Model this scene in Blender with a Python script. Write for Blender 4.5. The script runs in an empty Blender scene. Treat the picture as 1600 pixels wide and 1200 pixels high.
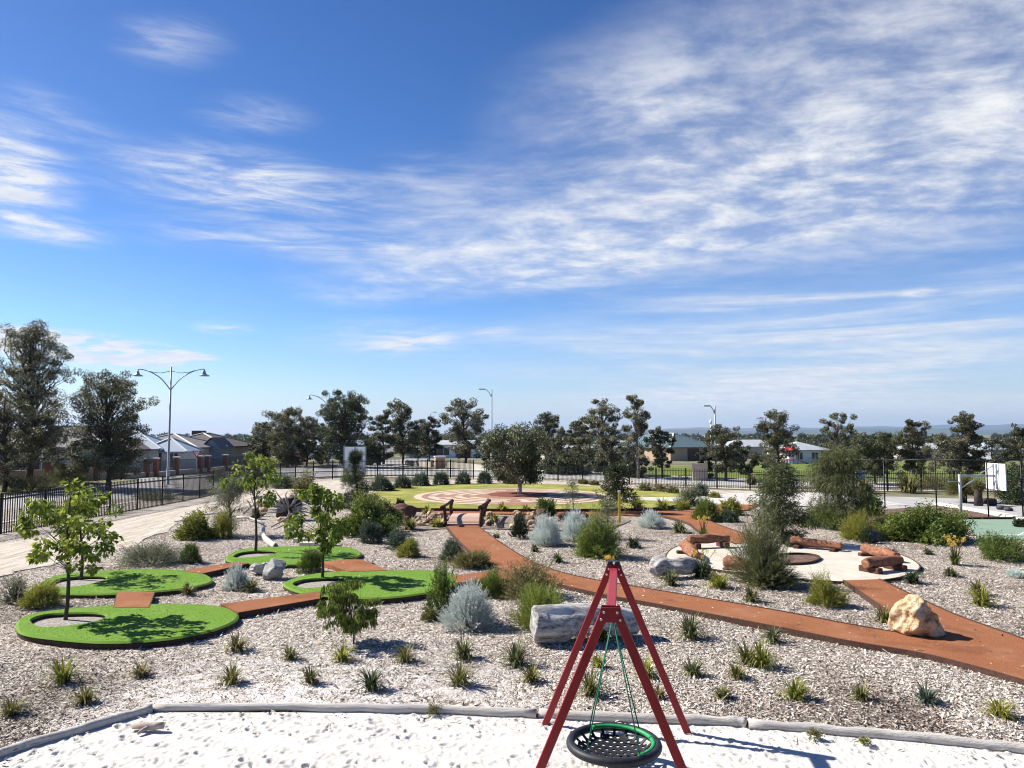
import bpy, math, random
import numpy as np
from mathutils import Vector, Matrix
from mathutils.geometry import tessellate_polygon

S = bpy.context.scene
COL = S.collection
# ------------------------------------------------------------------ camera
FPX = 1164.0                      # focal length in photo pixels (photo 1600 wide)
CAMZ = 4.0
PITCH = math.atan((678 - 600) / FPX)
cam_d = bpy.data.cameras.new("camera")
cam_d.sensor_width = 36.0
cam_d.lens = FPX / 1600 * 36.0
cam_d.clip_start = 0.1
cam_d.clip_end = 60000
cam = bpy.data.objects.new("camera", cam_d)
cam.location = (0, 0, CAMZ)
cam.rotation_euler = (math.pi / 2 + PITCH, 0, 0)
COL.objects.link(cam)
S.camera = cam
FW = Vector((0, math.cos(PITCH), math.sin(PITCH)))
UP = Vector((0, -math.sin(PITCH), math.cos(PITCH)))

# ------------------------------------------------------------------ exposure
S.view_settings.view_transform = 'Standard'
S.view_settings.look = 'None'
S.view_settings.exposure = 1.0
S.view_settings.gamma = 1.0
S.render.engine = 'CYCLES'
S.cycles.max_bounces = 6
S.cycles.transparent_max_bounces = 8
S.cycles.use_denoising = True
S.cycles.filter_width = 1.1

# ------------------------------------------------------------------ sun
SUN_EL = math.radians(40)
SUN_AZ = math.radians(-70)        # clockwise from +Y; the sun stands to the left, a little beyond the garden
sd = Vector((math.cos(SUN_EL) * math.sin(SUN_AZ), math.cos(SUN_EL) * math.cos(SUN_AZ), math.sin(SUN_EL)))
sl = bpy.data.lights.new("sun", 'SUN')
sl.energy = 5.0
sl.angle = math.radians(0.5)
sl.color = (1.0, 0.95, 0.87)
so = bpy.data.objects.new("sun", sl)
so.rotation_euler = (-sd).to_track_quat('-Z', 'Y').to_euler()
so.location = (0, 0, 60)
COL.objects.link(so)

# ------------------------------------------------------------------ world
world = bpy.data.worlds.new("World")
S.world = world
world.use_nodes = True
wt = world.node_tree
for n in list(wt.nodes):
    wt.nodes.remove(n)


class NT:
    """small helper to write node trees as formulas"""
    def __init__(s, tree):
        s.t = tree
    def n(s, typ, **kw):
        nd = s.t.nodes.new(typ)
        for k, v in kw.items():
            setattr(nd, k, v)
        return nd
    def put(s, sock, v):
        if isinstance(v, (int, float)):
            sock.default_value = v
        elif isinstance(v, (tuple, list)):
            sock.default_value = v if len(v) != 3 or sock.type != 'RGBA' else (*v, 1)
        else:
            s.t.links.new(v, sock)
    def m(s, op, a, b=0.0, c=0.0, clamp=False):
        nd = s.n('ShaderNodeMath', operation=op, use_clamp=clamp)
        s.put(nd.inputs[0], a)
        s.put(nd.inputs[1], b)
        if op in ('MULTIPLY_ADD', 'SMOOTH_MIN', 'SMOOTH_MAX', 'COMPARE'):
            s.put(nd.inputs[2], c)
        return nd.outputs[0]
    def mr(s, v, a, b, c=0.0, d=1.0, smooth=True):
        nd = s.n('ShaderNodeMapRange', interpolation_type='SMOOTHSTEP' if smooth else 'LINEAR')
        for i, x in enumerate((v, a, b, c, d)):
            s.put(nd.inputs[i], x)
        return nd.outputs[0]
    def mix(s, f, a, b, blend='MIX'):
        nd = s.n('ShaderNodeMix', data_type='RGBA', blend_type=blend)
        s.put(nd.inputs[0], f)
        s.put(nd.inputs[6], a)
        s.put(nd.inputs[7], b)
        return nd.outputs[2]
    def noise(s, vec, scale, detail=4, rough=0.55, dist=0.0, lac=2.0):
        nd = s.n('ShaderNodeTexNoise')
        if vec is not None:
            s.t.links.new(vec, nd.inputs['Vector'])
        nd.inputs['Scale'].default_value = scale
        nd.inputs['Detail'].default_value = detail
        nd.inputs['Roughness'].default_value = rough
        nd.inputs['Lacunarity'].default_value = lac
        nd.inputs['Distortion'].default_value = dist
        return nd.outputs['Fac']
    def mapping(s, vec, loc=(0, 0, 0), rot=(0, 0, 0), scale=(1, 1, 1)):
        nd = s.n('ShaderNodeMapping')
        s.t.links.new(vec, nd.inputs[0])
        nd.inputs['Location'].default_value = loc
        nd.inputs['Rotation'].default_value = rot
        nd.inputs['Scale'].default_value = scale
        return nd.outputs[0]
    def ramp(s, f, stops, interp='LINEAR'):
        nd = s.n('ShaderNodeValToRGB')
        cr = nd.color_ramp
        cr.interpolation = interp
        while len(cr.elements) > 1:
            cr.elements.remove(cr.elements[-1])
        cr.elements[0].position = stops[0][0]
        cr.elements[0].color = (*stops[0][1], 1)
        for p, c in stops[1:]:
            e = cr.elements.new(p)
            e.color = (*c, 1)
        s.put(nd.inputs[0], f)
        return nd.outputs[0]
    def comb(s, x, y, z=0.0):
        nd = s.n('ShaderNodeCombineXYZ')
        for i, v in enumerate((x, y, z)):
            s.put(nd.inputs[i], v)
        return nd.outputs[0]


W = NT(wt)
sky = W.n('ShaderNodeTexSky', sky_type='NISHITA')
sky.sun_disc = False
sky.sun_elevation = SUN_EL
sky.sun_rotation = SUN_AZ % (2 * math.pi)
sky.altitude = 0
sky.air_density = 1.0
sky.dust_density = 0.3
sky.ozone_density = 3.0
tc = W.n('ShaderNodeTexCoord')
sep = W.n('ShaderNodeSeparateXYZ')
wt.links.new(tc.outputs['Generated'], sep.inputs[0])
dx, dy, dz = sep.outputs
DEG = 180 / math.pi
az = W.m('MULTIPLY', W.m('ARCTAN2', dx, dy), DEG)       # degrees clockwise from +Y
el = W.m('MULTIPLY', W.m('ARCSINE', dz), DEG)           # degrees above the horizon


def sky_dir(px, py):
    d = FW * FPX + Vector((px - 800, 0, 0)) + UP * (600 - py)
    d.normalize()
    return math.degrees(math.atan2(d.x, d.y)), math.degrees(math.asin(d.z))


def patch(px, py, rx, ry, rot=0.0, amp=1.0, inner=0.0):
    """soft elliptical patch of cloud cover at a compass bearing and height in the sky; radii in degrees*21"""
    a0, e0 = sky_dir(px, py)
    k = 1 / 20.5
    r = math.radians(rot)
    u = W.m('SUBTRACT', az, a0)
    v = W.m('SUBTRACT', el, e0)
    uu = W.m('ADD', W.m('MULTIPLY', u, math.cos(r) / (rx * k)), W.m('MULTIPLY', v, math.sin(r) / (rx * k)))
    vv = W.m('ADD', W.m('MULTIPLY', u, -math.sin(r) / (ry * k)), W.m('MULTIPLY', v, math.cos(r) / (ry * k)))
    d = W.m('SQRT', W.m('ADD', W.m('MULTIPLY', uu, uu), W.m('MULTIPLY', vv, vv)))
    return W.mr(d, inner, 1.0, amp, 0.0)


def addall(l):
    o = l[0]
    for x in l[1:]:
        o = W.m('ADD', o, x)
    return o


# cloud sheet coordinates: direction projected on a plane overhead
den = W.m('ADD', W.m('MAXIMUM', dz, 0.0), 0.10)
cx = W.m('DIVIDE', dx, den)
cy = W.m('DIVIDE', dy, den)
cvec = W.comb(cx, cy)
avec = W.comb(az, el)
warp = W.n('ShaderNodeTexNoise')
wt.links.new(cvec, warp.inputs['Vector'])
warp.inputs['Scale'].default_value = 1.2
warp.inputs['Detail'].default_value = 3
wv = W.n('ShaderNodeVectorMath', operation='MULTIPLY_ADD')
wt.links.new(warp.outputs['Color'], wv.inputs[0])
wv.inputs[1].default_value = (0.32, 0.32, 0)
wt.links.new(cvec, wv.inputs[2])
# puffy altocumulus
puff = W.noise(W.mapping(wv.outputs[0], rot=(0, 0, 0.30), scale=(1.0, 1.35, 1)), 5.0, 11, 0.63)
puff_big = W.noise(W.mapping(wv.outputs[0], loc=(3, 1, 0), rot=(0, 0, 0.35), scale=(1.0, 1.5, 1)), 1.3, 3, 0.5)
# long combed cirrus
wisp = W.noise(W.mapping(avec, rot=(0, 0, -0.12), scale=(0.06, 0.62, 1)), 1.0, 12, 0.70, 1.3)
wisp2 = W.noise(W.mapping(avec, loc=(4, 9, 0), rot=(0, 0, -0.25), scale=(0.10, 0.50, 1)), 1.0, 9, 0.62, 1.6)
thin = W.noise(W.mapping(avec, loc=(1, 2, 0), rot=(0, 0, 0.03), scale=(0.03, 0.50, 1)), 1.0, 7, 0.6, 0.5)

m_puff = addall([patch(1120, 320, 560, 125, 10, 1.0, 0.25), patch(1500, 270, 420, 130, 8, 0.9, 0.2),
                 patch(800, 415, 420, 60, 5, 0.95, 0.2), patch(1330, 120, 560, 200, 0, 0.62, 0.45),
                 patch(1480, 60, 320, 160, 0, 0.25, 0.2), patch(1250, 300, 420, 75, 9, .5, .2), patch(900, 395, 330, 45, 4, .45, .2), patch(760, 330, 280, 110, 5, .42, .1), patch(960, 190, 280, 150, 0, .38, .1), patch(600, 528, 190, 45, 0, 0.42, 0.2), patch(560, 465, 130, 25, 0, .35, .1)])
m_wisp = addall([patch(370, 285, 260, 70, 0, 0.95, 0.1), patch(10, 270, 110, 75, -8, 1.5, 0.1),
                 patch(40, 350, 130, 28, -4, 1.2, 0.2), patch(480, 380, 330, 40, 0, 0.8, 0.1),
                 patch(80, 190, 120, 50, -10, 0.45, 0.0), patch(270, 65, 110, 45, 8, 0.45, 0.0),
                 patch(400, 180, 120, 40, 5, 0.35, 0.0), patch(700, 330, 250, 120, 0, 0.5, 0.0)])
m_thin = addall([patch(1150, 545, 640, 100, 0, 0.9, 0.2), patch(1330, 440, 460, 90, 0, 0.7, 0.3),
                 patch(1450, 640, 760, 75, 0, 1.1, 0.4), patch(1350, 520, 420, 120, 0, .5, .2)])
m_low = addall([patch(120, 543, 185, 27, -3, 2.4, 0.4), patch(300, 557, 60, 10, 0, 0.9, 0.1),
                patch(640, 535, 110, 20, 6, 1.1, 0.1), patch(350, 512, 60, 14, 0, 0.8, 0.0), patch(1435, 457, 35, 11, 3, 1.1, 0.1), patch(770, 518, 60, 12, 0, 0.7, 0.0)])

a_puff = W.m('MULTIPLY', W.m('MINIMUM', m_puff, 1.15), W.mr(W.m('ADD', W.m('MULTIPLY', puff, 0.70), W.m("MULTIPLY", puff_big, 0.30)), 0.36, 0.67, 0.26, 0.86))
a_wisp = W.m('MULTIPLY', W.m('MULTIPLY', m_wisp, 1.3), W.mr(W.m('ADD', W.m('MULTIPLY', wisp, 0.55), W.m('MULTIPLY', wisp2, 0.45)), 0.40, 0.68, 0.10, 1.0))
a_thin = W.m('MULTIPLY', m_thin, W.mr(thin, 0.34, 0.68, 0.16, 0.85))
a_low = W.m('MULTIPLY', m_low, W.mr(W.m('ADD', W.m('MULTIPLY', wisp2, 0.6), W.m('MULTIPLY', puff, 0.4)), 0.40, 0.56, 0.0, 1.0))
keep = W.m('SUBTRACT', 1.0, W.m('MINIMUM', a_puff, 1.0))
for a in (a_wisp, a_thin, a_low):
    keep = W.m('MULTIPLY', keep, W.m('SUBTRACT', 1.0, W.m('MINIMUM', a, 1.0)))
alpha = W.m('MULTIPLY', W.m('SUBTRACT', 1.0, keep), W.mr(el, -0.5, 3.0))
hs = W.n('ShaderNodeHueSaturation')
wt.links.new(sky.outputs[0], hs.inputs['Color'])
hs.inputs['Saturation'].default_value = 1.28
hs.inputs['Value'].default_value = 1.0
ccol = W.ramp(puff, [(0.35, (0.72, 0.78, 0.90)), (0.7, (1.0, 1.0, 1.0))])
cl = W.n('ShaderNodeVectorMath', operation='SCALE')
wt.links.new(ccol, cl.inputs[0])
cl.inputs['Scale'].default_value = 8.6
tinted = W.mix(1.0, hs.outputs[0], W.ramp(W.mr(el, 0, 36, 0, 1, smooth=False), [(0, (1.14, 1.12, 1.26)), (.22, (.98, 1.10, 1.40)), (.52, (.82, .87, 1.12)), (1, (.70, .72, .96))]), 'MULTIPLY')
skyc = W.mix(alpha, tinted, cl.outputs[0])
bg = W.n('ShaderNodeBackground')
wt.links.new(skyc, bg.inputs[0])
bg.inputs[1].default_value = 0.056
wo = W.n('ShaderNodeOutputWorld')
wt.links.new(bg.outputs[0], wo.inputs[0])

# ------------------------------------------------------------------ pixel helpers (photo pixels -> places on the ground)
def G(px, py, z=0.0):
    d = FW * FPX + Vector((px - 800, 0, 0)) + UP * (600 - py)
    t = (z - CAMZ) / d.z
    p = d * t
    return Vector((p.x, p.y, z))


def depth(p):
    return (Vector(p) - Vector((0, 0, CAMZ))).dot(FW)


def mpp(p):
    """metres per photo pixel at p"""
    return depth(p) / FPX


def HZ(p, py):
    """height at which the vertical line through ground point p meets picture row py"""
    # solve for z:  600 - py = FPX * (d.UP)/(d.FW), with d = (p.x, p.y, z-CAMZ)
    k = (600 - py) / FPX
    a, b = UP.z - k * FW.z, UP.y * p[1] - k * FW.y * p[1]
    return CAMZ - b / a


# ------------------------------------------------------------------ scene helpers
def tag(o, label=None, cat=None, group=None, kind=None):
    if label: o['label'] = label
    if cat: o['category'] = cat
    if group: o['group'] = group
    if kind: o['kind'] = kind
    return o


def thing(name, label, cat, loc=(0, 0, 0), rz=0.0, group=None):
    o = bpy.data.objects.new(name, None)
    o.empty_display_size = 0.2
    o.location = loc
    o.rotation_euler = (0, 0, rz)
    COL.objects.link(o)
    return tag(o, label, cat, group)


def link(name, me, mat=None, parent=None, loc=(0, 0, 0), rz=0.0):
    o = bpy.data.objects.new(name, me)
    if mat is not None and not me.materials:
        me.materials.append(mat)
    o.location = loc
    o.rotation_euler = (0, 0, rz)
    if parent: o.parent = parent
    COL.objects.link(o)
    return o


def np_mesh(name, V, F, tint=None, smooth=False):
    """V (n,3), F (m,k) with fixed k"""
    V = np.asarray(V, dtype=np.float32)
    F = np.asarray(F, dtype=np.int32)
    me = bpy.data.meshes.new(name)
    me.vertices.add(len(V))
    me.vertices.foreach_set('co', V.ravel())
    k = F.shape[1]
    me.loops.add(F.size)
    me.loops.foreach_set('vertex_index', F.ravel())
    me.polygons.add(len(F))
    me.polygons.foreach_set('loop_start', np.arange(0, F.size, k, dtype=np.int32))
    try:
        me.polygons.foreach_set('loop_total', np.full(len(F), k, dtype=np.int32))
    except Exception:
        pass
    me.polygons.foreach_set('use_smooth', np.full(len(F), smooth, dtype=bool))
    if tint is not None:
        at = me.attributes.new('tint', 'FLOAT', 'POINT')
        at.data.foreach_set('value', np.asarray(tint, dtype=np.float32))
    me.update(calc_edges=True)
    return me


class MB:
    """collects shapes, links them as ONE mesh"""
    def __init__(s):
        s.v, s.f, s.sm = [], [], []
    def add(s, vs, fs, smooth=False):
        o = len(s.v)
        s.v += [tuple(x) for x in vs]
        for f in fs:
            s.f.append([i + o for i in f])
            s.sm.append(smooth)
        return s
    def box(s, c, d, rz=0.0, M=None):
        x, y, z = (k / 2 for k in d)
        vs = [Vector((a, b, e)) for e in (-z, z) for b in (-y, y) for a in (-x, x)]
        R = M if M is not None else Matrix.Rotation(rz, 3, 'Z')
        vs = [R @ v + Vector(c) for v in vs]
        return s.add(vs, [(0, 2, 3, 1), (4, 5, 7, 6), (0, 1, 5, 4), (1, 3, 7, 5), (3, 2, 6, 7), (2, 0, 4, 6)])
    def beam(s, p, q, w, h, up=(0, 0, 1)):
        p, q = Vector(p), Vector(q)
        d = (q - p)
        L = d.length
        d.normalize()
        a = d.cross(Vector(up))
        if a.length < 1e-4: a = d.cross(Vector((1, 0, 0)))
        a.normalize()
        b = a.cross(d)
        M = Matrix((a, d, b)).transposed()
        return s.box((p + q) / 2, (w, L, h), M=M)
    def tube(s, pts, r, n=10, cap=True, smooth=True):
        pts = [Vector(p) for p in pts]
        m = len(pts)
        if not hasattr(r, '__len__'): r = [r] * m
        t0 = (pts[1] - pts[0]).normalized()
        a = t0.cross(Vector((0, 0, 1)))
        if a.length < 1e-3: a = t0.cross(Vector((1, 0, 0)))
        a.normalize()
        vs = []
        for i, p in enumerate(pts):
            t = (pts[min(i + 1, m - 1)] - pts[max(i - 1, 0)])
            if t.length < 1e-9: t = t0.copy()
            t.normalize()
            a = (a - t * a.dot(t)).normalized()
            b = t.cross(a)
            for k in range(n):
                an = 2 * math.pi * k / n
                vs.append(p + (a * math.cos(an) + b * math.sin(an)) * r[i])
        fs = [(i * n + k, i * n + (k + 1) % n, (i + 1) * n + (k + 1) % n, (i + 1) * n + k) for i in range(m - 1) for k in range(n)]
        s.add(vs, fs, smooth)
        if cap:
            o = len(s.v) - m * n
            s.f.append([o + k for k in range(n)][::-1]); s.sm.append(False)
            s.f.append([o + (m - 1) * n + k for k in range(n)]); s.sm.append(False)
        return s
    def lathe(s, c, prof, n=16, smooth=True):
        c = Vector(c)
        vs = [c + Vector((r * math.cos(2 * math.pi * k / n), r * math.sin(2 * math.pi * k / n), z)) for r, z in prof for k in range(n)]
        m = len(prof)
        fs = [(i * n + k, i * n + (k + 1) % n, (i + 1) * n + (k + 1) % n, (i + 1) * n + k) for i in range(m - 1) for k in range(n)]
        s.add(vs, fs, smooth)
        o = len(s.v) - m * n
        s.f.append([o + k for k in range(n)][::-1]); s.sm.append(False)
        s.f.append([o + (m - 1) * n + k for k in range(n)]); s.sm.append(False)
        return s
    def prism(s, poly, z0, z1, holes=(), top=True, side=True, bottom=False):
        """poly: list of (x,y); walls and a top with holes"""
        loops = [list(poly)] + [list(h) for h in holes]
        if top:
            vl = [Vector((x, y, z1)) for l in loops for x, y in l]
            tr = tessellate_polygon([[Vector((x, y, 0)) for x, y in l] for l in loops])
            fs = []
            for t in tr:
                a, b, c = (vl[i] for i in t)
                fs.append(t if (b - a).cross(c - a).z > 0 else t[::-1])
            s.add(vl, fs)
        if side:
            for l in loops:
                n = len(l)
                vs = [Vector((x, y, z0)) for x, y in l] + [Vector((x, y, z1)) for x, y in l]
                s.add(vs, [(i, (i + 1) % n, (i + 1) % n + n, i + n) for i in range(n)])
        return s
    def build(s, name, mat, parent=None, loc=(0, 0, 0), rz=0.0, bevel=0.0):
        me = bpy.data.meshes.new(name)
        me.from_pydata(s.v, [], s.f)
        me.polygons.foreach_set('use_smooth', s.sm)
        me.update()
        o = link(name, me, mat, parent, loc, rz)
        if bevel:
            b = o.modifiers.new('bevel', 'BEVEL')
            b.width = bevel
            b.segments = 2
            b.limit_method = 'ANGLE'
        return o


def spline(pts, n=6, closed=True):
    P = [Vector((p[0], p[1], 0)) for p in pts]
    m = len(P)
    out = []
    rng_ = range(m) if closed else range(m - 1)
    for i in rng_:
        if closed:
            p0, p1, p2, p3 = P[i - 1], P[i], P[(i + 1) % m], P[(i + 2) % m]
        else:
            p0, p1, p2, p3 = P[max(i - 1, 0)], P[i], P[i + 1], P[min(i + 2, m - 1)]
        for k in range(n):
            t = k / n
            q = 0.5 * ((2 * p1) + (p2 - p0) * t + (2 * p0 - 5 * p1 + 4 * p2 - p3) * t * t + (3 * p1 - p0 - 3 * p2 + p3) * t ** 3)
            out.append((q.x, q.y))
    if not closed:
        out.append((P[-1].x, P[-1].y))
    return out


def gpoly(px, z=0.0, n=6, closed=True, smooth=True):
    pts = [tuple(G(x, y, z)[:2]) for x, y in px]
    return spline(pts, n, closed) if smooth else pts


# ------------------------------------------------------------------ materials
def new_mat(name):
    m = bpy.data.materials.new(name)
    m.use_nodes = True
    t = m.node_tree
    b = t.nodes['Principled BSDF']
    return m, NT(t), b


def mat_noise(name, c1, c2, scale=8.0, rough=0.8, bump=0.0, bscale=None, detail=6, spec=0.3, lo=0.3, hi=0.7, metal=0.0, stretch=(1, 1, 1), c3=None, s3=1.0):
    m, T, b = new_mat(name)
    tcn = T.n('ShaderNodeTexCoord')
    v = T.mapping(tcn.outputs['Object'], scale=stretch)
    f = T.noise(v, scale, detail, 0.6)
    col = T.ramp(f, [(lo, c1), (hi, c2)])
    if c3 is not None:
        f3 = T.noise(v, s3, 5, 0.6)
        col = T.mix(T.mr(f3, 0.45, 0.65), col, c3)
    T.put(b.inputs['Base Color'], col)
    b.inputs['Roughness'].default_value = rough
    b.inputs['Specular IOR Level'].default_value = spec
    b.inputs['Metallic'].default_value = metal
    if bump:
        bn = T.n('ShaderNodeBump')
        bn.inputs['Strength'].default_value = 1.0
        bn.inputs['Distance'].default_value = bump
        T.put(bn.inputs['Height'], T.noise(v, bscale or scale * 3, 6, 0.6))
        T.put(b.inputs['Normal'], bn.outputs[0])
    return m


def mat_leaf(name, stops, trans=0.3, rough=0.55, spec=0.25):
    """leaf colours picked per leaf from the tint attribute"""
    m, T, b = new_mat(name)
    at = T.n('ShaderNodeAttribute', attribute_name='tint')
    col = T.ramp(at.outputs['Fac'], stops)
    oi = T.n('ShaderNodeObjectInfo')
    h = T.n('ShaderNodeHueSaturation')
    T.put(h.inputs['Color'], col)
    T.put(h.inputs['Value'], T.mr(oi.outputs['Random'], 0, 1, 0.82, 1.18, smooth=False))
    T.put(h.inputs['Hue'], T.mr(oi.outputs['Random'], 0, 1, 0.51, 0.49, smooth=False))
    T.put(b.inputs['Base Color'], h.outputs[0])
    b.inputs['Roughness'].default_value = rough
    b.inputs['Specular IOR Level'].default_value = spec
    if trans:
        tr = T.n('ShaderNodeBsdfTranslucent')
        T.put(tr.inputs[0], h.outputs[0])
        mx = T.n('ShaderNodeMixShader')
        mx.inputs[0].default_value = trans
        out = T.t.nodes['Material Output']
        T.t.links.new(b.outputs[0], mx.inputs[1])
        T.t.links.new(tr.outputs[0], mx.inputs[2])
        T.t.links.new(mx.outputs[0], out.inputs[0])
    return m


def ramp3(a, b, c):
    return [(0.0, a), (0.5, b), (1.0, c)]


M = {}
M['leaf_green'] = mat_leaf('leaf_green', ramp3((.032, .054, .010), (.092, .135, .026), (.22, .26, .055)))
M['leaf_bright'] = mat_leaf('leaf_bright', ramp3((.070, .105, .016), (.19, .245, .036), (.42, .45, .085)), 0.42)
M['leaf_dark'] = mat_leaf('leaf_dark', ramp3((.016, .026, .010), (.038, .056, .022), (.090, .115, .05)), 0.2)
M['leaf_yellow'] = mat_leaf('leaf_yellow', ramp3((.07, .085, .014), (.20, .215, .035), (.42, .38, .07)), 0.35)
M['leaf_olive'] = mat_leaf('leaf_olive', ramp3((.050, .052, .016), (.130, .130, .040), (.31, .28, .10)), 0.3)
M['leaf_sage'] = mat_leaf('leaf_sage', ramp3((.050, .060, .022), (.135, .150, .062), (.32, .33, .17)), 0.32, 0.6)
M['leaf_lime'] = mat_leaf('leaf_lime', ramp3((.045, .070, .012), (.135, .18, .030), (.30, .335, .07)), 0.35)
M['leaf_moss'] = mat_leaf('leaf_moss', ramp3((.030, .040, .012), (.085, .100, .036), (.25, .26, .12)), 0.32, 0.6)
M['leaf_brown'] = mat_leaf('leaf_brown', ramp3((.07, .07, .024), (.19, .165, .06), (.40, .33, .15)), 0.3)
M['leaf_silver'] = mat_leaf('leaf_silver', ramp3((.33, .38, .345), (.53, .585, .54), (.76, .81, .77)), 0.25, 0.75)
M['leaf_grey'] = mat_leaf('leaf_grey', ramp3((.065, .075, .040), (.155, .168, .098), (.34, .345, .23)), 0.3, 0.65)
M['leaf_blue'] = mat_leaf('leaf_blue', ramp3((.030, .050, .030), (.072, .102, .062), (.16, .20, .13)), 0.25, 0.6)
M['leaf_gum'] = mat_leaf('leaf_gum', ramp3((.034, .037, .017), (.112, .112, .054), (.41, .39, .27)), 0.4, 0.42, 0.5)
M['leaf_gum_brown'] = mat_leaf('leaf_gum_brown', ramp3((.036, .037, .016), (.11, .108, .050), (.32, .30, .17)), 0.4, 0.5, 0.4)
M['leaf_gum_green'] = mat_leaf('leaf_gum_green', ramp3((.020, .026, .010), (.058, .072, .026), (.18, .195, .08)), 0.25, 0.5, 0.4)
M['flower_yellow'] = mat_leaf('flower_yellow', ramp3((.55, .36, .04), (.75, .52, .07), (.85, .68, .2)), 0.3)
M['flower_pink'] = mat_leaf('flower_pink', ramp3((.30, .12, .10), (.42, .22, .18), (.5, .34, .26)), 0.3)
M['bark_grey'] = mat_noise('bark_grey', (.10, .085, .07), (.26, .23, .20), 14, .9, .01, 40, stretch=(1, 1, .25))
M['bark_dark'] = mat_noise('bark_dark', (.030, .024, .018), (.085, .066, .05), 14, .9, .01, 40, stretch=(1, 1, .25))
M['bark_pale'] = mat_noise('bark_pale', (.28, .22, .19), (.55, .47, .42), 8, .85, .006, 30, stretch=(1, 1, .3))
M['stem_brown'] = mat_noise('stem_brown', (.07, .045, .03), (.15, .10, .07), 20, .9)

rng = np.random.default_rng(7)


# ------------------------------------------------------------------ foliage builders (numpy)
def unit(a):
    return a / (np.linalg.norm(a, axis=-1, keepdims=True) + 1e-9)


def rand_dirs(n, r):
    return unit(r.normal(size=(n, 3)))


def leaf_quads(P, D, L, Wd, r, flat=0.0):
    """rhombic leaves: base P, direction D, length L, width Wd"""
    n = len(P)
    ref = r.normal(size=(n, 3))
    if flat:
        ref = ref * (1 - flat) + np.array([0, 0, 1.0]) * flat
        Sx = unit(np.cross(D, ref))
    else:
        Sx = unit(np.cross(D, ref))
    L = np.broadcast_to(L, (n,))[:, None]
    Wd = np.broadcast_to(Wd, (n,))[:, None]
    mid = P + D * L * 0.45
    V = np.stack([P, mid + Sx * Wd * .5, P + D * L, mid - Sx * Wd * .5], axis=1).reshape(-1, 3)
    F = np.arange(4 * n).reshape(n, 4)
    return V, F


def merge(parts):
    Vs, Fs, Ts = [], [], []
    o = 0
    for V, F, t in parts:
        Vs.append(V); Fs.append(F + o); Ts.append(np.broadcast_to(t, (len(V),)))
        o += len(V)
    return np.concatenate(Vs), np.concatenate(Fs), np.concatenate(Ts)


def shoots(B, D, Ls, K, leafL, leafW, ang, r, droop=0.0, tmin=0.12):
    """leafy shoots: base B, direction D, length Ls, K leaves each"""
    N = len(B)
    t = np.linspace(tmin, 1, K)[None, :, None]
    P = B[:, None] + D[:, None] * (Ls[:, None, None] * t)
    P = P.copy()
    P[..., 2] -= droop * Ls[:, None] * (t[..., 0] ** 2)
    P = P.reshape(-1, 3)
    DD = np.repeat(D, K, axis=0)
    DD = DD + np.array([0, 0, -1.0]) * (droop * 1.6 * np.tile(t[0, :, 0], N))[:, None]
    R = rand_dirs(N * K, r)
    R = unit(R - DD * np.sum(R * DD, 1, keepdims=True))
    d = unit(unit(DD) * math.cos(ang) + R * math.sin(ang))
    LL = leafL * r.uniform(.7, 1.2, N * K)
    V, F = leaf_quads(P, d, LL, leafW * r.uniform(.8, 1.2, N * K), r)
    tint = np.clip(np.repeat(r.uniform(.15, .75, N), K) + r.normal(0, .12, N * K) + 0.15 * np.tile(t[0, :, 0], N), 0, 1)
    return V, F, np.repeat(tint, 4)


def lump_radius(D, r, k=5, amp=.18):
    out = np.ones(len(D))
    for _ in range(k):
        w = rand_dirs(1, r)[0] * r.uniform(1.5, 4.5)
        out += amp * np.sin(D @ w * 2 + r.uniform(0, 6.28)) / math.sqrt(k) * 1.3
    return out


def shrub_mesh(name, w, h, N, K, leafL, leafW, r, ang=.7, upright=.35, shell=.5, droop=0.0, lump=.18, deep=True, base=0.10):
    """mounded shrub standing on z=0: shoots springing outward from an inner dome"""
    D = rand_dirs(N, r)
    D[:, 2] = np.abs(D[:, 2]) * 1.15 - base
    D = unit(D)
    rad = lump_radius(D, r, 5, lump)
    sc = np.array([w / 2, w / 2, h])
    inner = r.uniform(shell * .55, shell * 1.15, N) if deep else np.full(N, shell)
    B = D * (rad * inner)[:, None] * sc
    B[:, 2] = np.maximum(B[:, 2], 0.02)
    tip = D * rad[:, None] * sc * r.uniform(.82, 1.08, N)[:, None]
    d = tip - B
    Ls = np.linalg.norm(d, axis=1) * r.uniform(.85, 1.15, N)
    d = unit(unit(d) + np.array([0, 0, 1.0]) * upright + rand_dirs(N, r) * .28)
    V, F, t = shoots(B, d, Ls, K, leafL, leafW, ang, r, droop)
    for a in (0, 1):
        V[:, a] *= (w / 2) / np.percentile(np.abs(V[:, a]), 97.5)
    V[:, 2] *= h / np.percentile(V[:, 2], 98.5)
    V[:, 2] = np.maximum(V[:, 2], -0.02)
    return V, F, t


def stems_into(mb, w, h, n, r, r0=.012):
    for _ in range(n):
        a = r.uniform(0, 6.28)
        e = Vector((math.cos(a) * w * .3 * r.uniform(.3, 1), math.sin(a) * w * .3 * r.uniform(.3, 1), h * r.uniform(.45, .75)))
        m_ = e * .5 + Vector((r.normal() * .04 * w, r.normal() * .04 * w, .06 * h))
        mb.tube([(e.x * .12, e.y * .12, -.05), m_, e], [r0, r0 * .7, r0 * .35], 5)


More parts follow.
